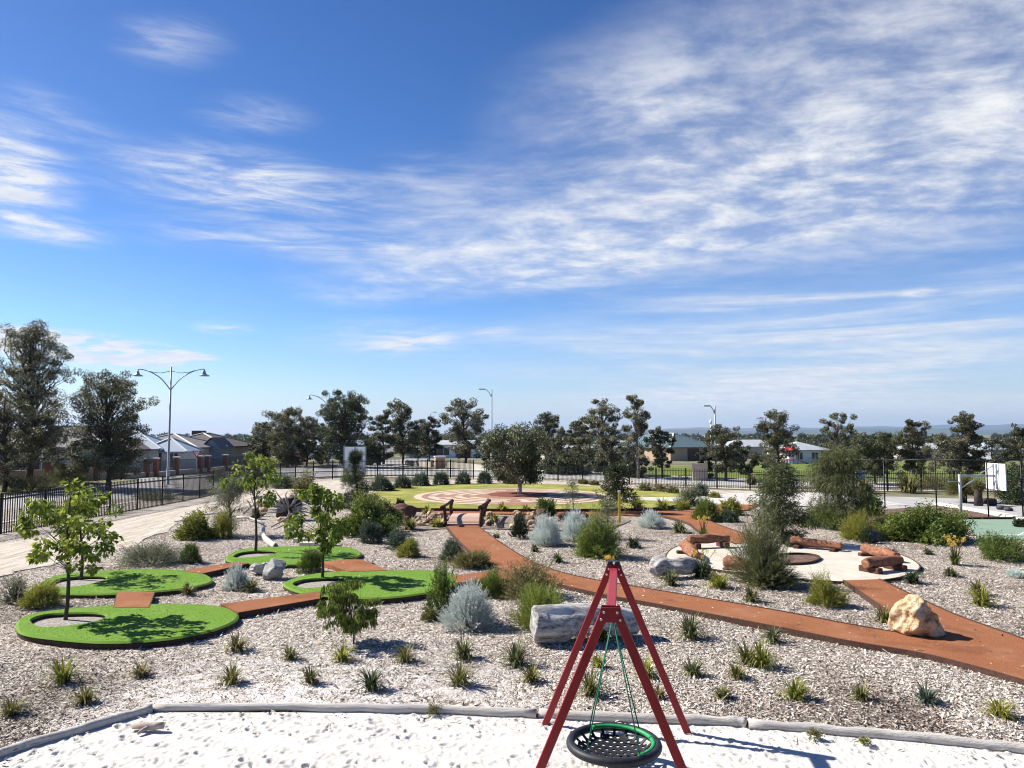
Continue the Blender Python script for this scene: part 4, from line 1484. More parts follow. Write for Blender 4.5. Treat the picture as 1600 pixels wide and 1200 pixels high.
house('clubroom', 'small white roofed clubroom beyond the sports field', 'building', ground_at(1262, 116), .15, 6.6, 7, 2.1, 1.2, 'roof_white', 'wall_white',
      [('window', -1.6, .5, 1.2, 1.2), ('window', 1.0, .5, 1.2, 1.2), ('door', 2.5, 0, .9, 2)], ridge=False)
house('shed', 'long green metal roofed shed with white ridge lines behind the field trees', 'building', ground_at(1082, 128), .5, 10, 17, 2.4, 2.3, 'roof_green', 'brick_tan', [('door', 0, 0, 2.5, 2.1)], ridge='frame_white')
house('shed', 'cream shed with a dark opening behind the trees right of the labyrinth tree', 'building', ground_at(890, 118), .1, 8, 6, 2.3, .8, 'roof_white', 'wall_cream', [('window', -1.5, .5, 1.6, 1.3), ('door', 2, 0, 1.2, 2)], ridge=False)
house('shop_building', 'long low white building glimpsed between the trunks left of the labyrinth tree', 'building', ground_at(728, 150), 0, 24, 10, 2.7, .8, 'roof_white', 'wall_white', [('window', -9, .5, 2.5, 1.6), ('window', -4.5, .5, 2.5, 1.6), ('door', 0, 0, 2, 2.1), ('window', 5, .5, 3, 1.6), ('window', 9.5, .5, 2.5, 1.6)], ridge=False)
house('shop_building', 'white building glimpsed behind the white parked cars and signboard', 'building', ground_at(520, 150), 0, 22, 10, 2.7, .9, 'roof_blue', 'wall_white', [('window', -7, .5, 2.5, 1.6), ('door', -2, 0, 2, 2.1), ('window', 4, .5, 3, 1.6)], ridge=False)
house('house', 'blue grey roofed house beyond the field at the far right', 'house', ground_at(1571, 150), .2, 7, 8, 2.3, 1.5, 'roof_blue', 'wall_grey', [('window', -1.5, .6, 1.4, 1.2), ('window', 1.5, .6, 1.4, 1.2)], ridge=False)
house('house', 'cream house with a pale roof beyond the field behind the right-hand gum trees', 'house', ground_at(1462, 165), -.1, 13, 8, 2.3, 1.2, 'roof_white', 'wall_cream', [('window', -3, .6, 1.6, 1.2), ('window', 3, .6, 1.6, 1.2)], ridge=False)
house('house', 'pale roofed house left of the white clubroom behind the field tree', 'house', ground_at(1182, 150), .1, 13, 8, 2.4, 1.3, 'roof_white', 'wall_cream', [('window', -3, .6, 1.6, 1.2), ('window', 3, .6, 1.6, 1.2)], ridge=False)
house('house', 'white walled house glimpsed through the twin gum trees', 'house', ground_at(968, 135), .1, 9, 7, 2.3, 1.2, 'roof_white', 'wall_white', [('window', -2, .6, 1.6, 1.2), ('door', 2, 0, 1, 2)], ridge=False)

M['sign_white'] = mat_noise('sign_white', (.84, .85, .87), (.88, .89, .91), 3, .5)
# ---- signboard, brick pillar, low walls
p0, p1 = G(536, 742, ZB), G(572, 742, ZB)
root = thing('signboard', 'white double signboard on three posts beyond the rear fence, seen from behind', 'sign', (p0 + p1) / 2)
wd = (p1 - p0).length
ztop, zbot = HZ(p0, 698) - ZB, HZ(p0, 738) - ZB
for sx in (-.46, 0, .46):
    MB().box((sx * wd, -.05, ztop / 2), (.12, .08, ztop + .1)).build('post', M['lamp_grey'], root)
for sx in (-.25, .25):
    MB().box((sx * wd, .03, (ztop + zbot) / 2), (wd * .47, .05, ztop - zbot - .02)).build('board', M['sign_white'], root)

p = G(687, 731.5, ZB)
root = thing('brick_pillar', 'short square orange brick pillar standing by the road at the park corner', 'pillar', p)
hp_ = HZ(p, 712.5) - ZB
MB().box((0, 0, hp_ / 2 - .08), (1.15, 1.15, hp_ - .16)).build('shaft', M['brick_orange'], root, rz=.25)
MB().box((0, 0, hp_ - .08 + .001), (1.3, 1.3, .16)).build('cap', M['ridge'], root, rz=.25)
root = tag(MB().beam(G(632, 727, -.3) + Vector((0, 0, .35)), G(675, 730, -.2) + Vector((0, 0, .35)), .3, .7).build('low_wall', M['wall_cream']), 'low pale wall left of the orange brick pillar', 'wall')
root = tag(MB().beam(G(700, 731, -.2) + Vector((0, 0, .35)), G(764, 736, -.2) + Vector((0, 0, .3)), .3, .7).build('low_wall', M['wall_cream']), 'low pale wall right of the orange brick pillar', 'wall')
# cream panel by the field
pa, pb_ = G(1086, 752, ZB), G(1111, 752, ZB)
tag(MB().beam(pa + Vector((0, 1.0, .75)), pb_ + Vector((0, 1.0, .75)), .12, 1.55).build('gate_panel', M['lab_cream'], bevel=.02), 'cream coloured boarded gate panel behind the rear fence beside the white pole', 'gate')
# notice board on the rear fence
p = G(1344, 764, ZB) + Vector((0, -.12, 0))
root = thing('notice_board', 'small blue and white notice board hung on the rear fence by the feathery tree', 'sign', p)
MB().box((0, 0, 1.02), (.75, .03, .72)).build('board', M['frame_white'], root)
bb = MB()
for zz, hh in ((1.27, .12), (1.06, .10), (.86, .18)):
    bb.box((0, -.02, zz), (.64, .02, hh))
bb.build('printed_band', mat_noise('sign_blue', (.22, .36, .52), (.30, .45, .60), 6, .5), root)
for sx in (-.3, .3):
    MB().box((sx, .02, .45), (.04, .03, 1.0)).build('post', M['black_steel'], root)

# ---- give way sign
p = G(307, 741.5, ZB)
root = thing('give_way_sign', 'red and white triangular give way sign on a thin post before the houses', 'road sign', p)
ht = HZ(p, 704) - ZB
s_ = .92
MB().tube([(0, 0, -.1), (0, 0, ht - .05)], .035, 8).build('post', M['galv'], root)


def tri(s, z, y, t):
    h_ = s * .866
    return MB().add([(-s / 2, y, z), (s / 2, y, z), (0, y, z - h_), (-s / 2, y + t, z), (s / 2, y + t, z), (0, y + t, z - h_)], [(0, 2, 1), (3, 4, 5), (0, 1, 4, 3), (1, 2, 5, 4), (2, 0, 3, 5)])


tri(s_, ht, -.06, .02).build('plate', mat_noise('sign_red', (.42, .03, .03), (.5, .05, .045), 6, .5), root)
tri(s_ * .60, ht - .105, -.072, .01).build('white_field', M['white_paint'], root)
for txt, dz_, sz in (('GIVE', .15, .13), ('WAY', .26, .13)):
    cu = bpy.data.curves.new('lettering', 'FONT')
    cu.body = txt
    cu.size = sz
    cu.align_x = 'CENTER'
    cu.extrude = .002
    to = bpy.data.objects.new('lettering', cu)
    COL.objects.link(to)
    bpy.context.view_layer.update()
    me = bpy.data.meshes.new_from_object(to.evaluated_get(bpy.context.evaluated_depsgraph_get()))
    bpy.data.objects.remove(to)
    o = link('lettering', me, M['black_steel'], root, (0, -.078, ht - .105 - dz_ + .02))
    o.rotation_euler = (math.pi / 2, 0, 0)

# ---- cars
M['tyre'] = mat_noise('tyre', (.012, .012, .012), (.025, .025, .025), 8, .8)
M['rim'] = mat_noise('rim', (.3, .3, .31), (.42, .42, .43), 8, .4, metal=.5)
M['car_white'] = mat_noise('car_white', (.68, .69, .70), (.74, .75, .76), .8, .25, spec=.5)
M['car_red'] = mat_noise('car_red', (.36, .10, .11), (.42, .13, .13), .8, .25, spec=.5)
M['car_silver'] = mat_noise('car_silver', (.34, .36, .38), (.42, .44, .46), .8, .25, spec=.5)
M['lens'] = mat_noise('lens', (.5, .5, .5), (.7, .7, .7), 5, .2)


def car(label, p, rz, paint):
    root = thing('parked_car', label, 'car', p, rz, 'cars parked along the side street')
    W2 = .88
    prof = [(-2.15, .35), (-2.2, .75), (-2.1, .98), (-1.35, 1.06), (-.6, 1.46), (.75, 1.5), (1.6, 1.2), (2.1, 1.08), (2.2, .8), (2.15, .35)]
    def taper(z): return W2 * (1 if z < 1.0 else 1 - (z - 1.0) * .42)
    n = len(prof)
    vs = [(x, -taper(z), z) for x, z in prof] + [(x, taper(z), z) for x, z in prof]
    body = MB().add(vs, [tuple(range(n))[::-1], tuple(range(n, 2 * n))] + [(i, (i + 1) % n, (i + 1) % n + n, i + n) for i in range(n)])
    body.build('body', M[paint], root, bevel=.05)
    for sy in (-1, 1):
        g_ = MB()
        g_.add([(-1.15, sy * .875, 1.06), (-.55, sy * .735, 1.39), (.7, sy * .735, 1.42), (1.35, sy * .84, 1.14)], [(0, 1, 2, 3)] if sy < 0 else [(3, 2, 1, 0)])
        g_.build('side_window', M['glass'], root)
        for sx in (-1.35, 1.35):
            w_ = MB()
            w_.tube([(sx, sy * .90, .32), (sx, sy * .70, .32)], .32, 16)
            wo_ = w_.build('wheel', M['tyre'], root)
            MB().tube([(sx, sy * .915, .32), (sx, sy * .88, .32)], .2, 12).build('rim', M['rim'], wo_)
        MB().box((-2.17, sy * .62, .78), (.08, .34, .16)).build('headlight', M['lens'], root)
    MB().add([(-1.42, -.72, 1.08), (-1.42, .72, 1.08), (-.68, .62, 1.45), (-.68, -.62, 1.45)], [(0, 1, 2, 3)]).build('windscreen', M['glass'], root)
    MB().add([(1.66, -.70, 1.2), (1.66, .70, 1.2), (.86, .62, 1.49), (.86, -.62, 1.49)], [(0, 1, 2, 3)]).build('rear_window', M['glass'], root)


car('white hatchback parked under the trees left of the second street lamp', G(496, 719, -.15), .1, 'car_white')
car('white car parked between the street lamp and the white signboard', G(527, 718, -.15), .15, 'car_white')
car('faded red car in the shade under the bushy trees right of the houses', G(459, 722, -.15), -.1, 'car_red')
car('silver car parked beyond the low wall near the orange pillar', G(655, 715, -.3), 0, 'car_silver')

# ---- play structure beyond the field
p = ground_at(1232, 104)
root = thing('play_structure', 'small red and orange play structure at the edge of the sports field', 'playground')
root.location = p
M['play_red'] = mat_noise('play_red', (.55, .06, .07), (.62, .09, .09), 4, .5)
M['play_orange'] = mat_noise('play_orange', (.60, .24, .05), (.66, .30, .08), 4, .5)
for x in (-.8, .8):
    for y in (-.8, .8):
        MB().tube([(x, y, -.3), (x, y, 1.9)], .07, 8).build('post', M['play_orange'], root)
MB().box((0, 0, .8), (1.8, 1.8, .12)).build('platform', M['play_orange'], root)
MB().lathe((0, 0, 1.85), [(1.4, 0), (1.2, .35), (.4, .7), (.05, .85)], 4).build('roof', M['play_red'], root)
MB().add([(.9, -.4, .85), (.9, .4, .85), (3.0, .4, .12), (3.0, -.4, .12), (.9, -.4, .78), (.9, .4, .78), (3.0, .4, .05), (3.0, -.4, .05)], [(0, 1, 2, 3), (7, 6, 5, 4), (0, 3, 7, 4), (1, 5, 6, 2)]).build('slide', M['play_orange'], root)

# ---- basketball goal
p = G(1502, 809)
root = thing('basketball_goal', 'grey basketball goal with white backboard at the corner of the green court', 'basketball goal', p)
ph = HZ(p, 741)
ad = Vector((.995, -.09, 0))
mb = MB().tube([(0, 0, -.1), (0, 0, ph)], .066, 12)
mb.build('pole', M['galv'], root)
zc = ph - .07
La = (1552 - 1500) * mpp(p) / ad.x
mb = MB().beam((0, 0, zc), ad * La + Vector((0, 0, zc)), .09, .09)
mb.beam((0, 0, zc - .62), ad * La * .55 + Vector((0, 0, zc - .06)), .05, .05)
mb.beam((-.55, 0, zc - .28), (0, 0, zc - .28), .04, .04)
mb.beam(ad * La * .5 + Vector((0, 0, zc)), ad * La * .98 + Vector((0, 0, zc + .5)), .04, .04)
mb.build('arm', M['galv'], root)
bn_ = Vector((-ad.y, ad.x, 0))
bc = ad * La
zt, zb_ = HZ(p + bc, 724), HZ(p + bc, 765)
Mx = Matrix((bn_, ad, Vector((0, 0, 1)))).transposed()
MB().box((bc.x + ad.x * .05, bc.y + ad.y * .05, (zt + zb_) / 2), (1.7, .04, zt - zb_), M=Mx).build('backboard', M['white_paint'], root)
mb = MB()
for sx in (-.14, .12):
    mb.box(bc + bn_ * sx - ad * .0 + Vector((0, 0, (zt + zb_) / 2)), (.05, .05, (zt - zb_) * .97), M=Mx)
mb.build('board_brace', M['galv'], root)
rc = bc + ad * .36 + Vector((0, 0, zb_ + .2))
MB().tube([rc + Vector((.23 * math.cos(k * .3142), .23 * math.sin(k * .3142), 0)) for k in range(21)], .015, 6, cap=False).build('hoop', M['play_orange'], root)

# ---- sand pit edging logs
def edging(label, px):
    P = [G(x, y, -.03) for x, y in px]
    P = [Vector((x, y, -.018)) for x, y in spline([(q.x, q.y) for q in P], 6, False)]
    r = random.Random(int(px[0][0]))
    rad = [.066 + r.uniform(-.011, .011) for _ in P]
    o = P[0].copy()
    ob = MB().tube([q - o + Vector((0, r.uniform(-.016, .016), r.uniform(-.012, .006))) for q in P], rad, 14).build('edging_log', M['log_edging'], None, o)
    tag(ob, label, 'log', 'pale logs edging the sand pit')


edging('pale edging log slanting down to the left corner of the white sand', [(-180, 1252), (0, 1178), (120, 1142), (234, 1109)])
edging('long pale edging log along the white sand left of the basket swing', [(243, 1107), (420, 1105), (640, 1109), (838, 1116)])
edging('pale edging log across the sand border behind the basket swing legs', [(842, 1116), (1000, 1122), (1120, 1127), (1164, 1130)])
edging('long pale edging log along the white sand right of the swing', [(1169, 1131), (1400, 1150), (1600, 1171), (1760, 1190)])

M['drift_tan'] = mat_noise('driftwood_tan', (.30, .235, .20), (.46, .38, .33), 9, .9, .01, 30)
# ---- stick in the sand
p = G(232, 1142, -.06)
p.z = -.03
sb = MB().tube([(-.22, .02, .03), (-.05, 0, .035), (.10, -.02, .04), (.21, -.01, .05)], [.042, .05, .05, .045], 12)
sb.tube([(.02, -.01, .03), (-.03, -.10, .02), (-.06, -.17, .0)], [.035, .026, .018], 8)
tag(sb.build('driftwood', M['drift_tan'], None, p), 'short pale forked piece of driftwood lying on the white sand', 'driftwood')

# ---- basket swing
SZ = -.07
RL, RR_ = G(848, 1133, SZ), G(1078, 1145, SZ)
Rm = (RL + RR_) / 2
Sx = (RR_ - RL).normalized()
By = Vector((-.150, -1, 0)).normalized()        # from the rear frame to the front one
Sx = Vector((-By.y, By.x, 0))
half = (RR_ - RL).length / 2 + .01
apz = HZ(Rm, 886) - SZ
root = thing('basket_swing', 'red framed nest swing with a round black basket on green ropes over white sand', 'swing', (Rm.x, Rm.y, SZ), math.atan2(Sx.y, Sx.x))
# local frame: x along the feet, -y towards the front frame
BL = 2.55
cw = .058
plate_h = .125
for yy, nm in ((0, 'rear'), (-BL, 'front')):
    for s_ in (-1, 1):
        foot = Vector((s_ * half, yy + (.02 if nm == 'rear' else -.02), -.10))
        head = Vector((s_ * cw, yy, apz - .02))
        lg = MB().beam(foot, head, .095, .075, up=(0, 1, 0)).build('leg', M['red_paint'], root, bevel=.008)
    fy = yy - .052 if nm == 'front' else yy - .052
    pb2 = MB()
    a, b, h0, h1 = cw + .040, cw + .082, apz + .03, apz - plate_h
    for fy in (yy - .058, yy + .048):
        pb2.add([(-a, fy, h0), (a, fy, h0), (b, fy, h1), (-b, fy, h1), (-a, fy + .01, h0), (a, fy + .01, h0), (b, fy + .01, h1), (-b, fy + .01, h1)], [(0, 1, 2, 3), (7, 6, 5, 4), (0, 4, 5, 1), (1, 5, 6, 2), (2, 6, 7, 3), (3, 7, 4, 0)])
    pl_ = pb2.build('corner_plate', M['red_paint'], root)
    for zz, xx in ((apz - .02, cw + .012), (apz - .095, cw + .042)):
        for s_ in (-1, 1):
            MB().tube([(s_ * xx, yy - .056, zz), (s_ * xx, yy - .074, zz)], .013, 10).build('bolt', M['bolt'], pl_)
MB().box((0, -BL / 2, apz - .05), (.10, BL - .12, .10)).build('beam', M['red_paint'], root, bevel=.008)
cb_ = MB()
for s_ in (-.05, .05):
    cb_.box((s_, .0, apz + .06), (.07, .12, .05))
cb_.build('cap', M['black_rubber'], root, bevel=.01)
# basket
cy = -BL * .52
bz = .33
hang = Vector((0, cy, apz - .38))
ch = MB()
ch.tube([(0, cy, apz - .1), (0, cy, apz - .20)], .022, 8)
for k in range(3):
    zc_ = apz - .22 - k * .055
    pts = [Vector((math.cos(t) * .016 * (k % 2), cy + math.cos(t) * .016 * (1 - k % 2), zc_ + math.sin(t) * .034)) + Vector((0, 0, 0)) for t in np.linspace(0, 2 * math.pi, 11)]
    ch.tube(pts, .006, 6, cap=False)
ch.build('swivel', M['bolt'], root)
R0 = .525
bk = MB()
ring = [Vector((R0 * math.cos(t), cy + R0 * math.sin(t), bz)) for t in np.linspace(0, 2 * math.pi, 49)]
bk.tube(ring, .052, 12, cap=False)
ring_o = bk.build('basket_ring', M['black_rubber'], root)
gr_ = MB()
ring2 = [Vector(((R0 - .05) * math.cos(t), cy + (R0 - .05) * math.sin(t), bz + .028)) for t in np.linspace(-.9, 2.2, 28)]
gr_.tube(ring2, .028, 8)
gr_.build('green_sleeve', M['green_plastic'], ring_o)
# rubber mat with round holes, sagging
mt = MB()
cs = .088
N_ = 6
def sag(x, y):
    return bz - .02 - .13 * (1 - min(1, (x * x + y * y) / (R0 * R0)))
th = .016
for i in range(-N_, N_ + 1):
    for j in range(-N_, N_ + 1):
        X0, Y0_ = (i + (.5 if j % 2 else 0)) * cs, j * cs * .9
        if math.hypot(X0, Y0_) > R0 - .075: continue
        nh = 8
        inn = [(X0 + .027 * math.cos(2 * math.pi * k / nh + math.pi / 8), Y0_ + .027 * math.sin(2 * math.pi * k / nh + math.pi / 8)) for k in range(nh)]
        hx, hy = cs / 2 + .0005, cs * .45 + .0005
        sq = [(hx, hy * .414), (hx * .414, hy), (-hx * .414, hy), (-hx, hy * .414), (-hx, -hy * .414), (-hx * .414, -hy), (hx * .414, -hy), (hx, -hy * .414)]
        sq = [(hx, hy), (0, hy), (-hx, hy), (-hx, 0), (-hx, -hy), (0, -hy), (hx, -hy), (hx, 0)]
        sq = [(X0 + a, Y0_ + b) for a, b in sq]
        inn = [(X0 + .023 * math.cos(t), Y0_ + .023 * math.sin(t)) for t in (math.pi / 4 * k for k in (1, 2, 3, 4, 5, 6, 7, 8))]
        vs = [(x, cy + y, sag(x, y)) for x, y in inn + sq] + [(x, cy + y, sag(x, y) - th) for x, y in inn + sq]
        fs = []
        for k in range(8):
            k2 = (k + 1) % 8
            fs += [(8 + k, 8 + k2, k2, k), (16 + k, 16 + k2, k2 + 24, k + 24)[::1], (k, k2, 16 + k2, 16 + k)]
        mt.add(vs, fs)
mat_o = mt.build('basket_mat', M['black_rubber'], root)
ln = MB()
for k in range(20):
    t = 2 * math.pi * k / 20
    a_ = Vector((math.cos(t), math.sin(t), 0))
    ln.beam(a_ * (R0 - .12) + Vector((0, cy, sag(R0 - .12, 0) - .008)), a_ * (R0 - .01) + Vector((0, cy, bz)), .034, .014)
ln.build('mat_strap', M['black_rubber'], root)
for sgn in ((-1, -1), (1, -1), (-1, 1), (1, 1)):
    for dt in (0,):
        t = math.atan2(sgn[1], sgn[0] * .72) + dt * 1.2
        e = Vector((R0 * math.cos(t), cy + R0 * math.sin(t), bz + .05))
        MB().tube([hang + Vector((dt * .2, 0, 0)), (hang + e) / 2, e], .0085, 6).build('rope', M['green_rope'], root)
MB().tube([hang + Vector((0, 0, .03)), hang + Vector((0, 0, -.05))], .028, 10).build('rope_collar', M['bolt'], root)

# ---- logs
def log_mesh(pts, radii, n=28, m=40, amp=.08, seed=0, hollow=False, ridge=.05):
    r = np.random.default_rng(seed)
    P = [Vector(p) for p in pts]
    sp_ = []
    for i in range(len(P) - 1):
        for k in range(m // (len(P) - 1)):
            t = k / (m // (len(P) - 1))
            p0, p1, p2, p3 = P[max(i - 1, 0)], P[i], P[i + 1], P[min(i + 2, len(P) - 1)]
            sp_.append(0.5 * ((2 * p1) + (p2 - p0) * t + (2 * p0 - 5 * p1 + 4 * p2 - p3) * t * t + (3 * p1 - p0 - 3 * p2 + p3) * t ** 3))
    sp_.append(P[-1])
    L = len(sp_)
    rad = np.interp(np.linspace(0, 1, L), np.linspace(0, 1, len(radii)), radii)
    mb = MB().tube(sp_, [float(q) for q in rad], n, cap=False)
    V = np.array(mb.v)
    C = np.repeat(np.array([tuple(q) for q in sp_]), n, 0)
    d = V - C
    th = np.tile(np.arange(n) * 2 * np.pi / n, L)
    s_ = np.repeat(np.linspace(0, 1, L), n)
    f = np.ones(len(V))
    for _ in range(7):
        f += amp * .5 * np.sin(th * r.integers(1, 6) + s_ * r.uniform(-14, 14) + r.uniform(0, 6.28))
    f += ridge * .4 * np.sin(th * r.integers(8, 13) + s_ * r.uniform(-4, 4))
    V = C + d * f[:, None]
    # round the rims
    e = np.repeat(np.minimum(np.arange(L), L - 1 - np.arange(L)), n)
    for lv, k in ((0, .86), (1, .96)):
        q = e == lv
        V[q] = C[q] + (V[q] - C[q]) * k
    mb.v = [tuple(v) for v in V]
    for base, sgn in ((0, 1), ((L - 1) * n, -1)):
        ring_ = [base + k for k in range(n)]
        c = np.mean([mb.v[i] for i in ring_], 0)
        if hollow:
            ax = Vector(sp_[1] - sp_[0]).normalized() * sgn if base == 0 else Vector(sp_[-1] - sp_[-2]).normalized() * sgn
            o = len(mb.v)
            for i in ring_: mb.v.append(tuple(c + (np.array(mb.v[i]) - c) * .66))
            for i in ring_: mb.v.append(tuple(c + (np.array(mb.v[i]) - c) * .5 + np.array(ax) * .35))
            for k in range(n):
                k2 = (k + 1) % n
                mb.f.append([base + k, base + k2, o + k2, o + k]); mb.sm.append(False)
                mb.f.append([o + k, o + k2, o + n + k2, o + n + k]); mb.sm.append(True)
            mb.f.append([o + n + k for k in range(n)]); mb.sm.append(False)
        else:
            mb.f.append(ring_ if base else ring_[::-1]); mb.sm.append(False)
    return mb


A, B = G(842, 1008), G(1000, 1003)
o = (A + B) / 2
la = [A - o + Vector((-.1, .16, .35)), A - o + Vector((.45, .22, .35)), (A + B) / 2 - o + Vector((.12, .32, .34)), B - o + Vector((-.3, .42, .29)), B - o + Vector((.02, .48, .26))]
big = log_mesh(la, [.36, .37, .33, .28, .25], 56, 80, .045, 4, ridge=.07)
for _i, (vx, vy, vz) in enumerate(big.v):
    big.v[_i] = (vx + .035 * math.sin(vy * 9 + vz * 7) * (vx < -.8), vy, max(vz, .36 * (1 - ((vx - .02) / .48) ** 2)))
tag(big.build('weathered_log', M['log_grey'], None, o), 'big weathered grey log lying on the mulch behind the basket swing', 'log')

A, B = G(1030, 903), G(1100, 901)
o = (A + B) / 2
tag(log_mesh([A - o + Vector((-.12, .12, .12)), A - o + Vector((.10, .28, .27)), A - o + Vector((.42, .3, .24)), A - o + Vector((.75, .3, .28)), B - o + Vector((-.2, .3, .24)), B - o + Vector((.25, .3, .14))], [.17, .27, .22, .25, .19, .12], 32, 50, .13, 9).build('weathered_log', M['log_grey'], None, o),
    'lumpy bluish grey stump log beside the fire circle, left of its logs', 'log')


def seat_log(label, a, b, za, zb, r0, r1, seed, mat='log_orange', chocks=(.15, .85)):
    A, B = G(*a), G(*b)
    r0, r1, za, zb = r0 * .88, r1 * .88, za * .9, zb * .9
    o = (A + B) / 2
    root = thing('seat_log', label, 'log seat', o, 0, 'logs set as seats around the fire circle')
    a_, b_ = A - o, B - o
    log_mesh([a_ + Vector((0, 0, za)), (a_ + b_) / 2 + Vector((0, 0, (za + zb) / 2 + .01)), b_ + Vector((0, 0, zb))], [r0, (r0 + r1) / 2, r1], 26, 36, .085 if seed != 4 else .14, seed, ridge=.08).build('log', M[mat], root)
    t = (b_ - a_).normalized()
    s_ = Vector((-t.y, t.x, 0))
    for c in chocks:
        q = a_ + (b_ - a_) * c
        zz = za + (zb - za) * c - (r0 + (r1 - r0) * c) * .8
        if zz > .06:
            MB().beam(q - s_ * .34 + Vector((0, 0, zz / 2 + .02)), q + s_ * .34 + Vector((0, 0, zz / 2 + .02)), .2, zz).build('support', M['log_dark'], root, bevel=.03)


seat_log('short orange log lying end-on at the left of the fire circle', (1071, 864), (1088, 882), .30, .24, .22, .19, 1)
seat_log('dark seat log on blocks with a flat orange end, back left of the fire circle', (1076, 858), (1139, 856), .36, .36, .175, .14, 2)
seat_log('orange seat log at the front left of the fire circle beside the feathery shrub', (1134, 889), (1200, 900), .25, .22, .20, .17, 3)
seat_log('long gnarled orange log at the back right of the fire circle', (1236, 856), (1316, 863), .28, .22, .17, .14, 4)
seat_log('thick orange log at the right of the fire circle, behind the dark one', (1350, 868), (1402, 881), .27, .22, .17, .17, 5)
seat_log('dark purple brown seat log on two blocks at the front right of the fire circle', (1352, 897), (1407, 891), .33, .33, .165, .165, 6)

# ---- rocks
def rock_obj(name, label, cat, p, w, d, h, mat, seed, group=None, rz=0.0, sub=3, amp=.14, lean=(0, 0), parent=None, cut=.8, slope=0.0, planes=()):
    import bmesh
    bm = bmesh.new()
    bmesh.ops.create_icosphere(bm, subdivisions=sub, radius=1)
    r = np.random.default_rng(seed)
    V = np.array([v.co[:] for v in bm.verts])
    f = np.ones(len(V))
    for fr_ in (1.2, 1.6, 2.3, 3.4, 5, 7):
        for _ in range(2):
            f += amp * 1.3 / fr_ * np.sin(V @ (rand_dirs(1, r)[0] * fr_ * 1.7) + r.uniform(0, 6.28))
    if sub > 3:
        for fr_ in (9, 13, 19):
            for _ in range(3):
                f += .016 * np.sin(V @ (rand_dirs(1, r)[0] * fr_) + r.uniform(0, 6.28))
    # flat facets as if broken
    for _ in range(11):
        n_ = rand_dirs(1, r)[0]
        lim = r.uniform(cut - .08, cut + .12)
        q = V @ n_
        f = np.where(q * f > lim, lim / np.maximum(q, 1e-3), f)
    for nx_, ny_, nz_, lim in planes:
        n_ = np.array([nx_, ny_, nz_]) / math.sqrt(nx_ ** 2 + ny_ ** 2 + nz_ ** 2)
        q = V @ n_
        l2 = lim + .05 * np.sin(V @ np.array([7., 5., 9.])) + .03 * np.sin(V @ np.array([-13., 11., 8.]))
        f = np.where(q * f > l2, l2 / np.maximum(q, 1e-3), f)
    V = V * f[:, None] * np.array([w / 2, d / 2, h / 2])
    V[:, 2] += h * .36
    V[:, 2] *= 1 - slope * np.clip(V[:, 0] / (w / 2), -1, 1)
    V[:, 0] += V[:, 2] * lean[0]; V[:, 1] += V[:, 2] * lean[1]
    V[:, 2] = np.maximum(V[:, 2], -.08)
    for v, c in zip(bm.verts, V): v.co = c
    me = bpy.data.meshes.new(name)
    bm.to_mesh(me); bm.free()
    me.polygons.foreach_set('use_smooth', [sub > 2] * len(me.polygons))
    o = link(name, me, M[mat], parent, p, rz)
    if label: tag(o, label, cat, group)
    return o


p = G(1455, 1001); p.y += .32
rock_obj('sandstone_boulder', 'golden sandstone boulder where the two red paths meet', 'boulder', p, 1.0, .82, .96, 'rock_gold', 201, sub=5, amp=.15, lean=(-.06, 0), cut=.86, slope=.12, planes=((.85, -.1, .55, .50), (-.5, -.3, .8, .80), (-1, -.4, .15, .86), (.2, -1, .35, .80), (.55, -.75, -.1, .82), (.4, .3, .9, .74)))
p = G(405, 899); p.y += .25
rock_obj('boulder', 'long pale grey boulder behind another, in front of the farthest turf oval', 'boulder', p, .75, .55, .46, 'rock_grey', 41, sub=5, cut=.72, amp=.2)
p = G(424, 907); p.y += .22
rock_obj('boulder', 'rounded pale grey boulder in front of a longer one, left of the round dark bush', 'boulder', p, .66, .52, .56, 'rock_grey', 44, sub=5, cut=.74, amp=.2)
p = G(516, 853); p.y += .2
rock_obj('boulder', 'small grey boulder half hidden behind the farthest turf oval', 'boulder', p, .55, .5, .36, 'rock_grey', 47)
p = G(628, 809); p.y += .4
rock_obj('boulder', 'large dark brown boulder at the front edge of the lawn left of the bridge', 'boulder', p, 1.45, .9, .66, 'rock_brown', 52, sub=4, amp=.08)
p = G(1370, 849); p.y += .2
rock_obj('boulder', 'dark grey boulder beside the yellow flowering bush near the court', 'boulder', p, .62, .5, .48, 'rock_dark', 55)
for i, (px, py, w, h, lb) in enumerate(((410, 806, .5, .5, 'orange brown rock below the driftwood pile'), (404, 791, .4, .4, 'small reddish rock at the top left of the driftwood pile'), (440, 815, .5, .28, 'flat pinkish rock at the right foot of the driftwood pile'),
                                        (1566, 797, .45, .28, 'dark flat rock by the grass tree, nearer to its trunk'), (1579, 799, .5, .26, 'dark flat rock by the grass tree, nearer to the right edge'))):
    rock_obj('rock', lb, 'rock', G(px, py) + Vector((0, .15, 0)), w, w * .8, h, 'rock_gold' if i < 3 else 'rock_dark', 60 + i)
r = random.Random(8)
k = 0
for side, x0_, x1_, n in (('left', 596, 698, 46), ('right', 762, 925, 60)):
    for i in range(n):
        px, py = r.uniform(x0_, x1_), r.uniform(804, 824 if side == 'left' else 825)
        s_ = r.uniform(.22, .52)
        rock_obj('creek_rock', 'tan rock among many alike in the dry creek bed ' + side + ' of the log bridge', 'rock', G(px, py) + Vector((0, 0, -.02)), s_, s_ * r.uniform(.7, 1), s_ * r.uniform(.55, .8), r.choice(['rock_tan', 'rock_tan', 'rock_gold', 'rock_brown']), 100 + k, 'rocks in the dry creek ' + side + ' of the bridge', r.uniform(0, 6), 2)
        k += 1
